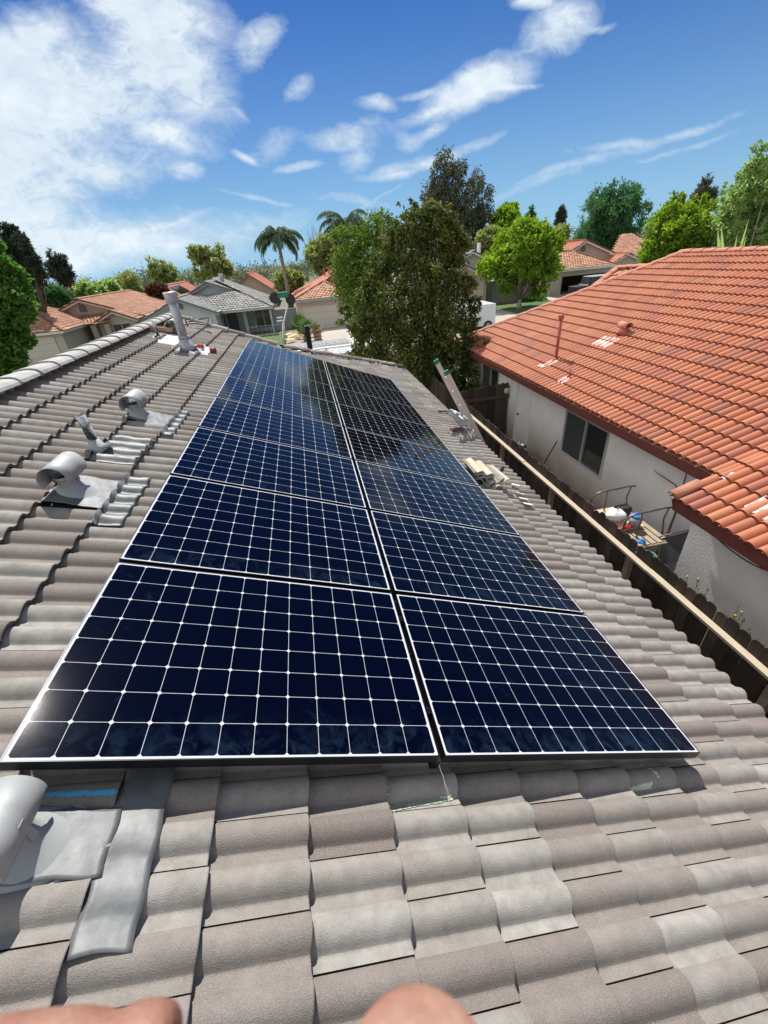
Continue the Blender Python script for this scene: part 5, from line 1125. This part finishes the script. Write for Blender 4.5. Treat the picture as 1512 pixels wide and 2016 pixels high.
# the big tree between the houses
bigc = []
for (px, py, pr, Y) in ((843, 404, 6, 14.6), (838, 420, 12, 14.5), (822, 440, 24, 14.5), (860, 432, 25, 15), (884, 455, 24, 15), (905, 485, 22, 15), (798, 448, 24, 14), (776, 470, 20, 14), (815, 400, 6, 14.2), (868, 408, 8, 14.8), (850, 492, 34, 14.6), (795, 505, 32, 14), (892, 505, 28, 15), (748, 520, 20, 14), (820, 555, 42, 13.6), (890, 575, 36, 14.4),
                        (765, 600, 38, 13.4), (850, 630, 46, 13.6), (915, 635, 22, 14.2), (728, 672, 30, 13.6), (775, 690, 38, 13.2), (703, 700, 16, 13.6), (835, 715, 40, 13.6), (890, 725, 36, 13.4), (928, 690, 22, 13.6), (952, 688, 14, 12.9), (972, 702, 12, 12.7),
                        (905, 780, 28, 13.4), (872, 785, 30, 13.6), (706, 640, 20, 13.6), (669, 630, 7, 13.2), (682, 612, 12, 13.3), (924, 745, 18, 13), (850, 770, 34, 14), (928, 780, 16, 12.6), (770, 470, 18, 14.4), (790, 396, 4, 14.4), (787, 412, 6, 14.4), (880, 655, 32, 13.2), (800, 640, 32, 13), (922, 560, 14, 14.2), (722, 585, 20, 13.8), (760, 648, 26, 13.4), (735, 555, 22, 14), (935, 600, 12, 14), (905, 470, 10, 14.8)):
    q = onY(px, py, Y); r = pr * depth_of(q) / FPX; bigc.append((q.x, q.y, q.z, r * .84, r, r))
_rg = random.Random(17)
for _b in list(bigc):
    for _k in range(4):
        _v = Vector((_rg.gauss(0, 1), _rg.gauss(0, 1), _rg.gauss(.2, 1))).normalized() * _b[3] * 1.18; _s = _b[3] * _rg.uniform(.16, .34); bigc.append((_b[0] + _v.x, _b[1] + _v.y, _b[2] + _v.z, _s, _s, _s * 1.3))
bt = thing('tree', 'big bushy tree with glossy olive and brownish leaves between both tiled roofs', 'tree')
V, F, T = leafcloud(bigc, 58000, .13, .052, 5, droop=.5, spread=.17, shell=.5); fastmesh('crown', V, F, T, M['leaf_glossy'], bt)
wood(bt, (5.0, 14.3, GZ), bigc, .22, M['bark'], 3, n=24, split=.35)
lc = []
for (px, py, pr, Y) in ((700, 478, 22, 17.5), (735, 448, 22, 17.5), (665, 458, 12, 17.5), (685, 455, 12, 17.5), (690, 520, 34, 17.5), (735, 505, 40, 17.5), (700, 570, 36, 17.5), (720, 620, 30, 17.5), (755, 430, 14, 17.8), (775, 470, 20, 18), (718, 548, 36, 17)):
    q = onY(px, py, Y); r = pr * depth_of(q) / FPX; lc.append((q.x, q.y, q.z, r, r, r * .85))
lt_ = thing('tree', 'slender lime green tree showing behind the left side of the big olive tree', 'tree')
V, F, T = leafcloud(lc, 16000, .11, .06, 6, droop=.2, spread=.24); fastmesh('crown', V, F, T, M['leaf_lime'], lt_); wood(lt_, (3.6, 17.3, GZ), lc, .09, M['palebark'], 4, n=11)
# the near tree on the left
ll_ = []
for (px, py, pr, Y) in ((0, 520, 20, 11), (28, 548, 20, 11), (5, 590, 36, 11), (42, 600, 18, 11), (15, 650, 30, 10.8), (44, 668, 14, 10.8), (0, 700, 32, 10.6), (28, 705, 16, 10.6), (-40, 560, 50, 11), (-60, 650, 60, 11), (-12, 480, 10, 11), (52, 622, 10, 11), (56, 566, 6, 11), (-50, 740, 50, 10.6), (-5, 735, 14, 10.3), (20, 575, 18, 10.6), (30, 625, 18, 10.6)):
    q = onY(px, py, Y); r = pr * depth_of(q) / FPX; ll_.append((q.x, q.y, q.z, r, r, r))
lf_ = thing('tree', 'leafy mid green tree filling the left edge behind the ridge of the grey roof', 'tree')
V, F, T = leafcloud(ll_, 30000, .11, .07, 9, spread=.2, shell=.4); fastmesh('crown', V, F, T, M['leaf_left'], lf_); wood(lf_, (-8.5, 11.3, GZ), ll_, .2, M['bark'], 5)
mp_ = onZ(1019, 606, GZ)
mbx = (940, 446, 1128, 560)
tree('tree', 'round bright green tree with pale forked trunk on the lawn across the street', mbx, 39.5, 44, 30000, .26, .16, 'leaf_maple', 12, base=(mp_.x, 39.5, GZ), r0=.2, bark='palebark', rad=.3, nl=18, split=.22, extra=[(1000, 560, 16), (1060, 560, 18), (960, 530, 18), (1090, 530, 16), (1038, 450, 12), (1020, 440, 8), (1075, 470, 10)])
mx_ = tree('tree', 'tall grey green eucalyptus standing above the big olive tree', (830, 322, 965, 500), 62, 40, 26000, .42, .13, 'leaf_euc', 14, r0=.35, rad=.26, droop=.55, bark='palebark', nl=20, split=.5, extra=[(848, 385, 20), (948, 385, 18), (862, 348, 16), (905, 334, 14), (938, 352, 16), (952, 430, 20), (848, 430, 22), (882, 330, 10)])
tree('tree', 'broad wind swept willow with dark green drooping leaves beyond the gabled house', (1124, 378, 1272, 500), 85, 40, 26000, .75, .2, 'leaf_willow', 15, r0=.4, rad=.3, droop=.7, extra=[(1215, 372, 14), (1250, 378, 12), (1180, 382, 14), (1268, 410, 12)])
tree('tree', 'dense bright green tree directly behind the terracotta ridge', (1266, 405, 1415, 530), 27, 46, 34000, .2, .12, 'leaf_maple', 16, r0=.18, rad=.3, up=.5, extra=[(1290, 500, 24), (1330, 398, 12), (1375, 400, 14), (1400, 410, 12), (1285, 520, 18)])
tree('tree', 'grey conifer peeking up behind the bright green tree at right', (1352, 352, 1420, 420), 70, 22, 7000, .55, .14, 'leaf_euc', 17, shape='cone', rad=.4)
tree('tree', 'loose pale green poplar like tree rising at the right edge', (1415, 330, 1560, 500), 24, 46, 26000, .17, .1, 'leaf_poplar', 18, r0=.14, rad=.28, up=.7, bark='palebark', extra=[(1492, 290, 10), (1490, 310, 12), (1480, 330, 16), (1505, 300, 12), (1430, 372, 8), (1432, 392, 12), (1512, 290, 9), (1470, 345, 14), (1440, 430, 24), (1500, 350, 26)])
tree('tree', 'mid green rounded tree behind the tan house, left of the narrow conifer', (962, 412, 1050, 470), 60, 22, 12000, .42, .24, 'leaf_maple', 19, rad=.36)
tree('tree', 'small bushy tree at the foot of the eucalyptus with olive leaves', (935, 445, 985, 500), 55, 14, 6000, .36, .2, 'leaf_olive', 20, rad=.4)
tree('conifer', 'narrow dark conifer alone against the sky above the house with two gables', (1092, 406, 1118, 446), 80, 16, 4000, .5, .14, 'leaf_dark', 21, shape='cone', rad=.55)
tree('conifer', 'pointed dark conifer rising behind the round bright tree', (1028, 410, 1058, 460), 62, 14, 5000, .45, .12, 'leaf_willow', 22, shape='cone', rad=.5)
tree('shrub', 'low olive brown bush between the conifer and the willow', (1085, 440, 1125, 475), 65, 10, 3500, .4, .2, 'leaf_olive', 23, rad=.45)
tree('conifer', 'large dark layered pine reaching from the left edge of the sky', (-10, 455, 78, 560), 42, 34, 15000, .3, .08, 'leaf_dark', 24, rad=.2, r0=.25, extra=[(5, 450, 10), (20, 465, 10), (40, 500, 12), (60, 525, 10), (75, 545, 14)], nl=24)
tree('conifer', 'dark leaning cypress standing alone against the sky at left', (92, 500, 140, 562), 58, 16, 8000, .35, .09, 'leaf_dark', 25, rad=.36, extra=[(99, 492, 4), (104, 505, 8), (112, 520, 11), (124, 535, 14), (133, 548, 12)], nl=10)
tree('shrub', 'smooth round green bush behind the orange roof at left', (82, 560, 138, 612), 52, 18, 8000, .3, .14, 'leaf_willow', 26, rad=.42)
tree('tree', 'bright leafy tree row directly behind the orange ridge at left', (135, 556, 235, 595), 64, 22, 10000, .42, .22, 'leaf_poplar', 27, rad=.5)
tree('tree', 'loose mid green tree left of the wide crowned tree on the skyline', (292, 506, 348, 562), 90, 18, 4200, .5, .26, 'leaf_olive', 28, rad=.38)
tree('tree', 'wide open crowned yellow green tree on the skyline, behind the grey roof', (366, 484, 458, 556), 85, 30, 5200, .5, .26, 'leaf_olive', 29, rad=.26, bark='palebark', nl=20, split=.3)
tree('shrub', 'reddish shrub beside the distant house with dark solar panels', (288, 562, 334, 594), 58, 10, 3000, .4, .2, 'leaf_red', 30, rad=.42)
tree('tree', 'small drooping tree behind the orange ridge, next to the reddish shrub', (228, 540, 290, 585), 75, 14, 5000, .6, .12, 'leaf_olive', 31, rad=.4, droop=.6)
tree('tree', 'leafy bushy tree between the tall feather palm and the orange hip roof', (536, 528, 600, 585), 54, 18, 9000, .34, .16, 'leaf_olive', 32, rad=.4, up=.4)
tree('tree', 'upright olive coloured thicket under the darker palm, behind the orange roofed house', (600, 470, 692, 545), 56, 24, 12000, .36, .14, 'leaf_olive', 33, rad=.34, up=.5)
tree('shrub', 'green bush growing from the lower left of the big olive tree by the driveway', (700, 490, 760, 560), 20, 10, 100, .1, .05, 'leaf_lime', 34, rad=.4) if False else None
# bare twiggy tree
bt2 = thing('bare_tree', 'leafless pale twiggy tree beside the dark palm on the skyline', 'tree')
mb = MB(); rg = random.Random(4); b_ = onY(640, 520, 57); b_.z = GZ
for i in range(60):
    t_ = onY(rg.uniform(603, 660), rg.uniform(442, 500), 57); k_ = b_.lerp(t_, .55) + Vector((rg.uniform(-.6, .6), rg.uniform(-.5, .5), 0)); k_.z = max(k_.z, 1.0)
    mb.tube([b_ + Vector((0, 0, 2.6)), k_, t_], [.05, .03, .012], 4)
mb.tube([b_, b_ + Vector((0, 0, 2.7))], .12, 8); mb.build('branch', M['twig'], bt2)
# feather palms
def palm(label, top, Y, nf, fl, seed, lm, r0=.22, sag=1.0):
    c = onY(top[0], top[1], Y); root = thing('palm_tree', label, 'palm'); rg = random.Random(seed)
    mb = MB(); mb.tube([(c.x, c.y, GZ), (c.x + .1, c.y, (c.z + GZ) / 2), (c.x, c.y, c.z)], [r0 * 1.1, r0 * .85, r0 * .75], 10); mb.build('trunk', M['palebark'], root, smooth=True)
    for i in range(nf):
        az = i * 2.39996 + rg.uniform(-.2, .2); el = R(rg.uniform(-5, 80)); L_ = fl * rg.uniform(.85, 1.1); fr = MB(); pts = []
        p = Vector((c.x, c.y, c.z)); e = el; n = 10
        for k in range(n + 1):
            pts.append(p.copy()); p = p + Vector((math.cos(az) * math.cos(e), math.sin(az) * math.cos(e), math.sin(e))) * (L_ / n); e -= R(13) * sag * (.6 + k / n)
        fr.tube(pts, [.045 * (1 - .8 * k / n) for k in range(n + 1)], 5, .3)
        for k in range(46):
            s = .14 + .86 * k / 46; j = min(n - 1, int(s * n)); q = pts[j].lerp(pts[j + 1], s * n - j); d_ = (pts[j + 1] - pts[j]).normalized(); x = d_.cross(Vector((0, 0, 1))).normalized()
            for sg in (-1, 1):
                ln = fl * .23 * math.sin(math.pi * (.12 + .8 * s)) * rg.uniform(.8, 1.2); tip = q + x * sg * ln * .6 + d_ * ln * .4 + Vector((0, 0, -ln * rg.uniform(.5, 1.0))); mdl = q.lerp(tip, .45) + Vector((0, 0, ln * .13)); w_ = d_ * .045
                fr.add([q - w_, q + w_, mdl + w_, tip, mdl - w_], [(0, 1, 2, 4), (4, 2, 3)], rg.random())
        fr.build('frond', M[lm], root)
palm('tall feather palm with drooping fronds behind the grey house, against the sky', (546, 468), 50, 26, 3.3, 3, 'leaf_palm')
palm('dark feather palm with a dense crown rising above the olive thicket', (682, 448), 58, 30, 4.2, 7, 'leaf_palm')
def fan_palm(label, P, sc, seed):
    root = thing('fan_palm', label, 'palm'); rg = random.Random(seed); mb = MB(); mb.tube([P, P + Vector((0, 0, .5 * sc))], [.22 * sc, .16 * sc], 8); mb.build('trunk', M['bark'], root)
    for i in range(24):
        az = i * 2.4; el = R(rg.uniform(0, 80)); L_ = sc * rg.uniform(.7, 1); d_ = Vector((math.cos(az) * math.cos(el), math.sin(az) * math.cos(el), math.sin(el))); b_ = P + Vector((0, 0, .5 * sc)); e = b_ + d_ * L_; lf = MB()
        lf.tube([b_, e], .02 * sc, 4, .3); x = d_.cross(Vector((0, 0, 1))).normalized(); up_ = x.cross(d_)
        for k in range(17):
            a = R(-75 + 150 * k / 16); q = (d_ * math.cos(a) + x * math.sin(a)) * sc * .85 * (1 - .25 * abs(math.sin(a))) + up_ * -.1; w_ = (x * math.cos(a) - d_ * math.sin(a)) * .035 * sc
            lf.quad(e, e + q * .5 + w_, e + q, e + q * .5 - w_, rg.random())
        lf.build('leaf', M['leaf_fan'], root)
fan_palm('small fan palm in the gravel bed before the cream garage', onZ(604, 676, GZ), 1.05, 5)
# broad leaved plants over the red ridge
bl = thing('broadleaf_plant', 'big upright blade like leaves poking above the terracotta ridge at right', 'plant')
for (a, b, w) in (((1425, 492), (1413, 452), 10), ((1430, 492), (1420, 445), 9), ((1445, 492), (1475, 428), 7), ((1450, 492), (1470, 462), 8), ((1440, 492), (1452, 460), 7)):
    A, B = onY(a[0], a[1] + 60, 17), onY(b[0], b[1], 17); d = MB(); wv = Vector((w * depth_of(A) / FPX, .05, 0)); mdl = A.lerp(B, .6); d.add([A - wv * .3, A + wv * .3, mdl + wv + Vector((0, .1, 0)), B, mdl - wv, mdl + Vector((0, .12, 0))], [(0, 1, 5), (1, 2, 5), (2, 3, 5), (3, 4, 5), (4, 0, 5)], .6); d.build('leaf', M['leaf_poplar'], bl)
# far wood along the horizon
g = np.random.default_rng(3); cl = []
for i in range(420):
    an = g.uniform(-62, 62); ds = g.uniform(110, 260); x = CAM[0] + math.sin(R(an)) * ds; yv = math.cos(R(an)) * ds; r = g.uniform(1.6, 3.6); cl.append((x, yv, GZ + r * .8 + g.uniform(0, 1.6), r * 2.2, r * 1.5, r))
V, F, T = leafcloud(cl, 150000, .45, .32, 4, spread=.13, shell=.1); tag(fastmesh('distant_trees', V, F, T, M['leaf_far']), kind='stuff')
# shrubs under the maple
tree('shrub', 'low dark hedge in the shade under the round bright tree', (1010, 572, 1085, 600), 43.5, 14, 5000, .14, .08, 'leaf_left', 41, rad=.6, base=None)
# far wires
wr = MB(); wr.tube([onY(1400, 392, 30), onY(1445, 367, 30), onY(1560, 312, 30)], .03, 5); tag(wr.build('utility_wire', M['black']), 'black overhead wire slanting past the pale green tree at right', 'wire')

# ------------------------------------------------------------------ vehicles
def wheel(par, c, r, w, ax='Y'):
    a = Vector((0, w / 2, 0)) if ax == 'Y' else Vector((w / 2, 0, 0)); c = Vector(c); d = MB(); d.tube([c - a, c - a * .8, c + a * .8, c + a], [r * .93, r, r, r * .93], 20); wo_ = d.build('wheel', M['rubber'], par, smooth=False); d = MB(); d.tube([c - a * 1.05, c + a * 1.05], r * .55, 14); d.build('rim', M['galv'], wo_)
def car(label, x0, x1, y0, y1, zb, h, paint, cat='car', roofm=None, boxy=False, name='parked_car', flip=1):
    root = thing(name, label, cat); L_ = x1 - x0; d = MB(); z1 = zb + h * .58
    if boxy: prof_ = [(0, .22), (.0, .55), (.30, .58), (.33, .62), (1, .62), (1, .22)]; gl = [(.33, .62), (.39, .95), (.98, .95), (1, .62)]
    else: prof_ = [(0, .2), (.0, .42), (.06, .5), (.28, .56), (.85, .58), (.99, .5), (1, .2)]; gl = [(.24, .55), (.40, .93), (.68, .97), (.90, .57)]
    if flip < 0: prof_ = [(1 - a, b) for a, b in prof_][::-1]; gl = [(1 - a, b) for a, b in gl][::-1]
    def ext(pr, ya, yb): 
        vs = [(x0 + a * L_, ya, zb + b * h) for a, b in pr] + [(x0 + a * L_, yb, zb + b * h) for a, b in pr]; n = len(pr); return vs, [tuple(range(n)), tuple(range(n, 2 * n))[::-1]] + [(i, n + i, n + (i + 1) % n, (i + 1) % n) for i in range(n)]
    d.add(*ext(prof_, y0, y1)); body = d.build('body', paint, root, bevel=.05)
    d = MB(); d.add(*ext(gl, y0 + .12, y1 - .12)); d.build('glass', M['glass2'], root)
    d = MB(); rz = zb + h * (.95 if boxy else .955); xs = [g_[0] for g_ in gl]; ra, rb = sorted((gl[1][0], gl[2][0])); d.box((x0 + (ra - .01) * L_, y0 + .1, rz - .02), (x0 + (rb + .01) * L_, y1 - .1, rz + .05)); d.build('roof', roofm or paint, root, bevel=.015)
    for k, fx in enumerate((ra, (ra + rb) / 2, rb)):
        for ys in (y0 + .11, y1 - .11):
            d = MB(); xx = x0 + fx * L_; d.bar((xx, ys, zb + h * .57), (xx, ys, rz), .06, .04, up=(0, 1, 0)); d.build('pillar', paint, root)
    for fx in (.18, .80):
        for ys in (y0 + .1, y1 - .1): wheel(root, (x0 + fx * L_, ys, zb + .34), .36 if boxy else .31, .22)
    for ys in (y0 + .3, y1 - .3):
        d = MB(); xe = x0 - .01 if flip > 0 else x1 + .01; d.tube([(xe - .02, ys, zb + h * .42), (xe + .02, ys, zb + h * .42)], .09, 12); d.build('headlight', M['glass2'], root)
    return root
car('black boxy off road car with pale hard top before the open dark garage', 28.3, 31.9, 41.6, 43.2, GZ, 1.85, M['black'], roofm=mat('pale_hardtop', (.3, .36, .34), .5), boxy=True, name='offroad_car')
car('white car parked beyond the black off road car, by the open garage', 32.2, 36.4, 42.6, 44.3, GZ + .3, 1.6, M['whitevan'])
tr = thing('box_trailer', 'white box trailer with a dark wheel, right of the big olive tree', 'trailer')
q0 = onY(928, 600, 30); q1 = onY(977, 597, 30)
d = MB(); d.box((q0.x - .6, 30, -3.75), (q1.x, 33.6, q1.z)); d.build('body', M['whitevan'], tr, bevel=.03)
d = MB(); d.box((q0.x + .55, 29.985, -3.7), (q0.x + .57, 29.998, q1.z - .05)); d.build('seam', M['galv'], tr); wheel(tr, (q1.x - .55, 30.05, GZ + .33), .33, .2)
wheel(tr, (q1.x - .55, 33.4, GZ + .33), .33, .2); d = MB(); d.box((q0.x - .5, 30.1, -3.85), (q1.x - .05, 33.5, -3.755)); d.build('chassis', M['black'], tr)
# work truck in the drive with rack
tk = thing('work_truck', 'white work truck with ladder rack, half hidden past the far roof edge', 'truck')
def ty(px, py, z): return onZ(px, py, z)
d = MB(); d.box((-.9, 17.5, -3.3), (4.6, 19.2, -2.75)); d.build('body', M['whitevan'], tk, bevel=.04)
d = MB(); d.box((-.85, 17.52, -2.745), (1.9, 17.62, -2.2)); d.build('bed_side', M['galv'], tk); d = MB(); d.box((-.85, 19.05, -2.745), (1.9, 19.15, -2.2)); d.build('bed_side', M['galv'], tk)
d = MB(); d.add([(1.95, 17.55, -2.74), (3.9, 17.55, -2.74), (3.9, 19.15, -2.74), (1.95, 19.15, -2.74), (2.05, 17.7, -2.15), (3.2, 17.7, -2.15), (3.2, 19.0, -2.15), (2.05, 19.0, -2.15)], [(4, 5, 6, 7), (0, 1, 5, 4), (2, 3, 7, 6), (3, 0, 4, 7)]); d.build('cab', M['whitevan'], tk)
d = MB(); d.quad((3.9, 17.62, -2.74), (3.9, 19.08, -2.74), (3.2, 18.95, -2.15), (3.2, 17.75, -2.15)); d.build('windscreen', mat('greenish_glass', (.12, .22, .17), .1), tk)
d = MB(); d.quad((2.2, 17.60, -2.68), (3.6, 17.58, -2.68), (3.1, 17.69, -2.22), (2.25, 17.69, -2.22)); d.build('side_window', bpy.data.materials['greenish_glass'], tk)
for yy_ in (17.6, 19.1):
    d = MB(); d.tube([(-.85, yy_, -1.86), (3.3, yy_, -1.86)], .03, 8); d.build('rack_rail', M['white'], tk)
for xx in (-.7, .6, 1.9, 3.1):
    d = MB(); d.tube([(xx, 17.6, -2.2), (xx, 17.6, -1.86), (xx, 19.1, -1.86), (xx, 19.1, -2.2)], .028, 8); d.build('rack_hoop', M['white'], tk)
for xx in (.1, 3.7):
    for yy_ in (17.6, 19.1): wheel(tk, (xx, yy_, GZ + .38), .38, .24)
for j, (yy_, lb) in enumerate(((17.95, 'pale ladder lying on the truck rack, nearer of two'), (18.6, 'pale ladder lying on the truck rack, farther of two'))):
    t2 = thing('ladder', lb, 'ladder', group='ladders on the truck rack')
    for s in (-1, 1):
        d = MB(); d.box((-1.6, yy_ + s * .2 - .012, -1.82), (2.9, yy_ + s * .2 + .012, -1.74)); d.build('rail', M['white'], t2)
    for k in range(15):
        d = MB(); d.tube([(-1.45 + k * .3, yy_ - .19, -1.78), (-1.45 + k * .3, yy_ + .19, -1.78)], .014, 6); d.build('rung', M['white'], t2)
bp0, bp1 = onY(612, 694, 16.6), onY(613, 640, 16.6)
bc = thing('black_column', 'tall black ribbed column standing between the far roof edge and the small fan palm', 'column')
d = MB(); d.box((bp0.x - .10, 16.5, -2.9), (bp0.x + .10, 16.7, bp1.z)); d.build('shaft', M['black'], bc, bevel=.01)
for k in (-1, 0, 1):
    d = MB(); d.box((bp0.x + k * .06 - .012, 16.47, -2.9), (bp0.x + k * .06 + .012, 16.497, bp1.z - .01)); d.build('rib', M['pvframe'], bc)
d = MB(); d.box((bp0.x - .3, 16.3, GZ + .02), (bp0.x + .3, 16.9, -2.9)); d.build('base', M['black'], bc, bevel=.02)
bn = onZ(627, 672, GZ); d = MB(); d.add([(bn.x - .28, 34.4, GZ + .02), (bn.x + .28, 34.4, GZ + .02), (bn.x + .28, 35, GZ + .02), (bn.x - .28, 35, GZ + .02), (bn.x - .34, 34.3, GZ + 1.15), (bn.x + .34, 34.3, GZ + 1.15), (bn.x + .34, 35.1, GZ + 1.05), (bn.x - .34, 35.1, GZ + 1.05)], [(0, 3, 2, 1), (4, 5, 6, 7), (0, 1, 5, 4), (1, 2, 6, 5), (2, 3, 7, 6), (3, 0, 4, 7)])
tag(d.build('wheelie_bin', M['pink'], bevel=.03), 'pinkish red bin standing on the drive beside the fan palm', 'bin')
rg = random.Random(8)
for i, (px, py, l, m_, lb) in enumerate(((578, 660, 1.1, 'yellow', 'yellow board on the scrap pile left of the fan palm'), (566, 658, .9, 'tan', 'tan board on top of the scrap pile left of the fan palm'), (590, 662, .8, 'cardboard', 'brown piece of card on the scrap pile near the palm trunk'), (572, 668, .9, 'tan', 'pale flat panel at the near edge of the scrap pile'))):
    p = onZ(px, py, GZ + .25); a = rg.uniform(-.8, .8); d = MB(); d.obox(p, Vector((math.cos(a), math.sin(a), rg.uniform(-.2, .3))) * l / 2, Vector((-math.sin(a), math.cos(a), .2)) * .22, Vector((0, 0, .02))); tag(d.build('scrap_board', M[m_]), lb, 'scrap board', 'boards on the scrap pile')
# low metal fence by the lawn
lfz = thing('low_fence', 'low grey metal picket fence around the small lawn before the porch', 'fence')
for (a, b) in (((-3.9, 34.6), (-.6, 34.6)), ((-.6, 34.6), (-.6, 40.5)), ((-3.9, 40.5), (-.6, 40.5))):
    A, B = Vector((a[0], a[1], GZ)), Vector((b[0], b[1], GZ))
    for z in (.12, .78):
        d = MB(); d.bar(A + Vector((0, 0, z)), B + Vector((0, 0, z)), .035, .035); d.build('rail', M['galv'], lfz)
    n = 8 if a[1] == b[1] else 10; pk = MB()
    for k in range(n + 1): 
        q = A.lerp(B, k / n); d = MB(); d.bar(q + Vector((0, 0, 0)), q + Vector((0, 0, .85)), .022, .022, up=(0, 1, 0)); d.build('picket', M['galv'], lfz)
po = thing('pole_with_dishes', 'bent pale pole with two dark round dishes and a green box', 'pole')
Yp_ = 34.0
d = MB(); d.tube([onY(557, 668, Yp_), onY(557, 640, Yp_), onY(562, 620, Yp_), onY(566, 600, Yp_), onY(559, 580, Yp_)], .055, 8); d.build('pole', M['white'], po, smooth=True)
d = MB(); d.tube([onY(557, 668, Yp_), Vector((onY(557, 668, Yp_).x, Yp_, GZ))], .055, 8); d.build('pole', M['galv'], po)
for (px, py, r) in ((541, 587, .38), (572, 590, .36)):
    c = onY(px, py, Yp_); d = MB(); d.tube([c + Vector((0, -.08, 0)), c + Vector((0, .02, 0)), c + Vector((0, .08, 0))], [r, r * .8, .05], 18); d.build('dish', M['black'], po)
c = onY(557, 581, Yp_); d = MB(); d.box(c + Vector((-.38, -.15, -.16)), c + Vector((.38, .15, .2))); d.build('box', M['green'], po, bevel=.02)
for dy in (0, .16):
    c = onY(551, 625 + dy * 40, Yp_); d = MB(); d.box(c + Vector((-.22, -.05, -.05)), c + Vector((.22, .05, .03))); d.build('bracket', M['white'], po)
c = onZ(545, 682, -3.4); d = MB(); d.box((c.x - 1.1, 24.5, GZ + .02), (c.x + .9, 25.9, -3.35)); tag(d.build('skip', M['blue'], bevel=.04), 'blue tub standing on the street just past the far roof edge', 'tub')
sl = MB(); sl.quad(onY(489, 669, 15), onY(508, 665, 15), onY(505, 679, 15), onY(492, 679, 15)); o = sl.build('panel_sheet', M['bluetarp']); o.modifiers.new('t', 'SOLIDIFY').thickness = .03; tag(o, 'pale blue sheet standing just past the top corner of the farthest left panel', 'sheet')
wl_ = MB(); wl_.box((-1.6, 43.0, GZ), (.6, 43.2, -2.3)); tag(wl_.build('grey_fence', M['trim_grey']), 'grey board fence between the grey house and the orange roofed cream house', 'fence')

# ------------------------------------------------------------------ the photographer's hands at the lower edge
def cp(x, y, d): return Vector(CAM + RZ * d + RX * ((x - 756) / FPX * d) + RY * ((y - 1008) / FPX * d))
person = thing('person', 'person holding the camera, only two bare fingertips showing along the lower edge', 'person')
def hand(chains, root_p, nm='hand'):
    me = bpy.data.meshes.new(nm); vs = [root_p[0]]; es = []; rr = [root_p[1]]; 
    for ch in chains:
        prev = 0
        for (p, r) in ch: vs.append(p); rr.append(r); es.append((prev, len(vs) - 1)); prev = len(vs) - 1
    me.from_pydata([tuple(v) for v in vs], es, []); o = bpy.data.objects.new(nm, me); COL.objects.link(o); o.parent = person
    sk = o.modifiers.new('skin', 'SKIN'); sk.use_smooth_shade = True
    for i, r in enumerate(rr): me.skin_vertices[0].data[i].radius = (r, r)
    me.skin_vertices[0].data[0].use_root = True
    o.modifiers.new('sub', 'SUBSURF').levels = 3; o.modifiers['sub'].render_levels = 3
    me.materials.append(M['skin']); return o
def mkhand(root_p, chains):
    return hand(chains, root_p)
D = .068
mkhand((cp(-700, 2600, .085), .024), [
    [(cp(-480, 2350, .08), .0125), (cp(-230, 2172, .073), .0092), (cp(20, 2134, D), .0088), (cp(150, 2118, D), .0086), (cp(205, 2116, D), .0072), (cp(245, 2106, D), .0084), (cp(300, 2104, D), .0088), (cp(338, 2108, D), .0064)],
    [(cp(-420, 2500, .085), .0125), (cp(-120, 2390, .08), .0095), (cp(120, 2370, .076), .0085), (cp(260, 2380, .076), .007)],
    [(cp(-440, 2680, .09), .012), (cp(-140, 2600, .085), .009), (cp(60, 2590, .08), .008), (cp(190, 2600, .08), .0065)],
    [(cp(-520, 2860, .09), .011), (cp(-260, 2800, .086), .008), (cp(-80, 2790, .083), .007), (cp(20, 2800, .083), .006)],
    [(cp(-620, 2350, .10), .013), (cp(-420, 2180, .11), .0105), (cp(-250, 2160, .12), .009), (cp(-150, 2190, .125), .0075)]])
D2 = .046
mkhand((cp(1500, 3500, .08), .024), [
    [(cp(1150, 3050, .07), .012), (cp(930, 2650, .055), .0095), (cp(850, 2380, .048), .0092), (cp(830, 2200, D2), .0094), (cp(827, 2108, D2), .0096), (cp(826, 2068, D2), .0070)],
    [(cp(1350, 3000, .075), .012), (cp(1300, 2700, .065), .0095), (cp(1290, 2540, .06), .0085), (cp(1290, 2440, .06), .007)],
    [(cp(1560, 3000, .08), .012), (cp(1560, 2750, .07), .009), (cp(1550, 2600, .066), .008), (cp(1550, 2500, .066), .0065)],
    [(cp(1750, 3100, .085), .011), (cp(1780, 2880, .077), .008), (cp(1780, 2760, .073), .007), (cp(1780, 2680, .073), .006)],
    [(cp(1250, 3500, .08), .013), (cp(980, 3350, .075), .0105), (cp(800, 3200, .072), .009), (cp(720, 3080, .072), .0075)]])
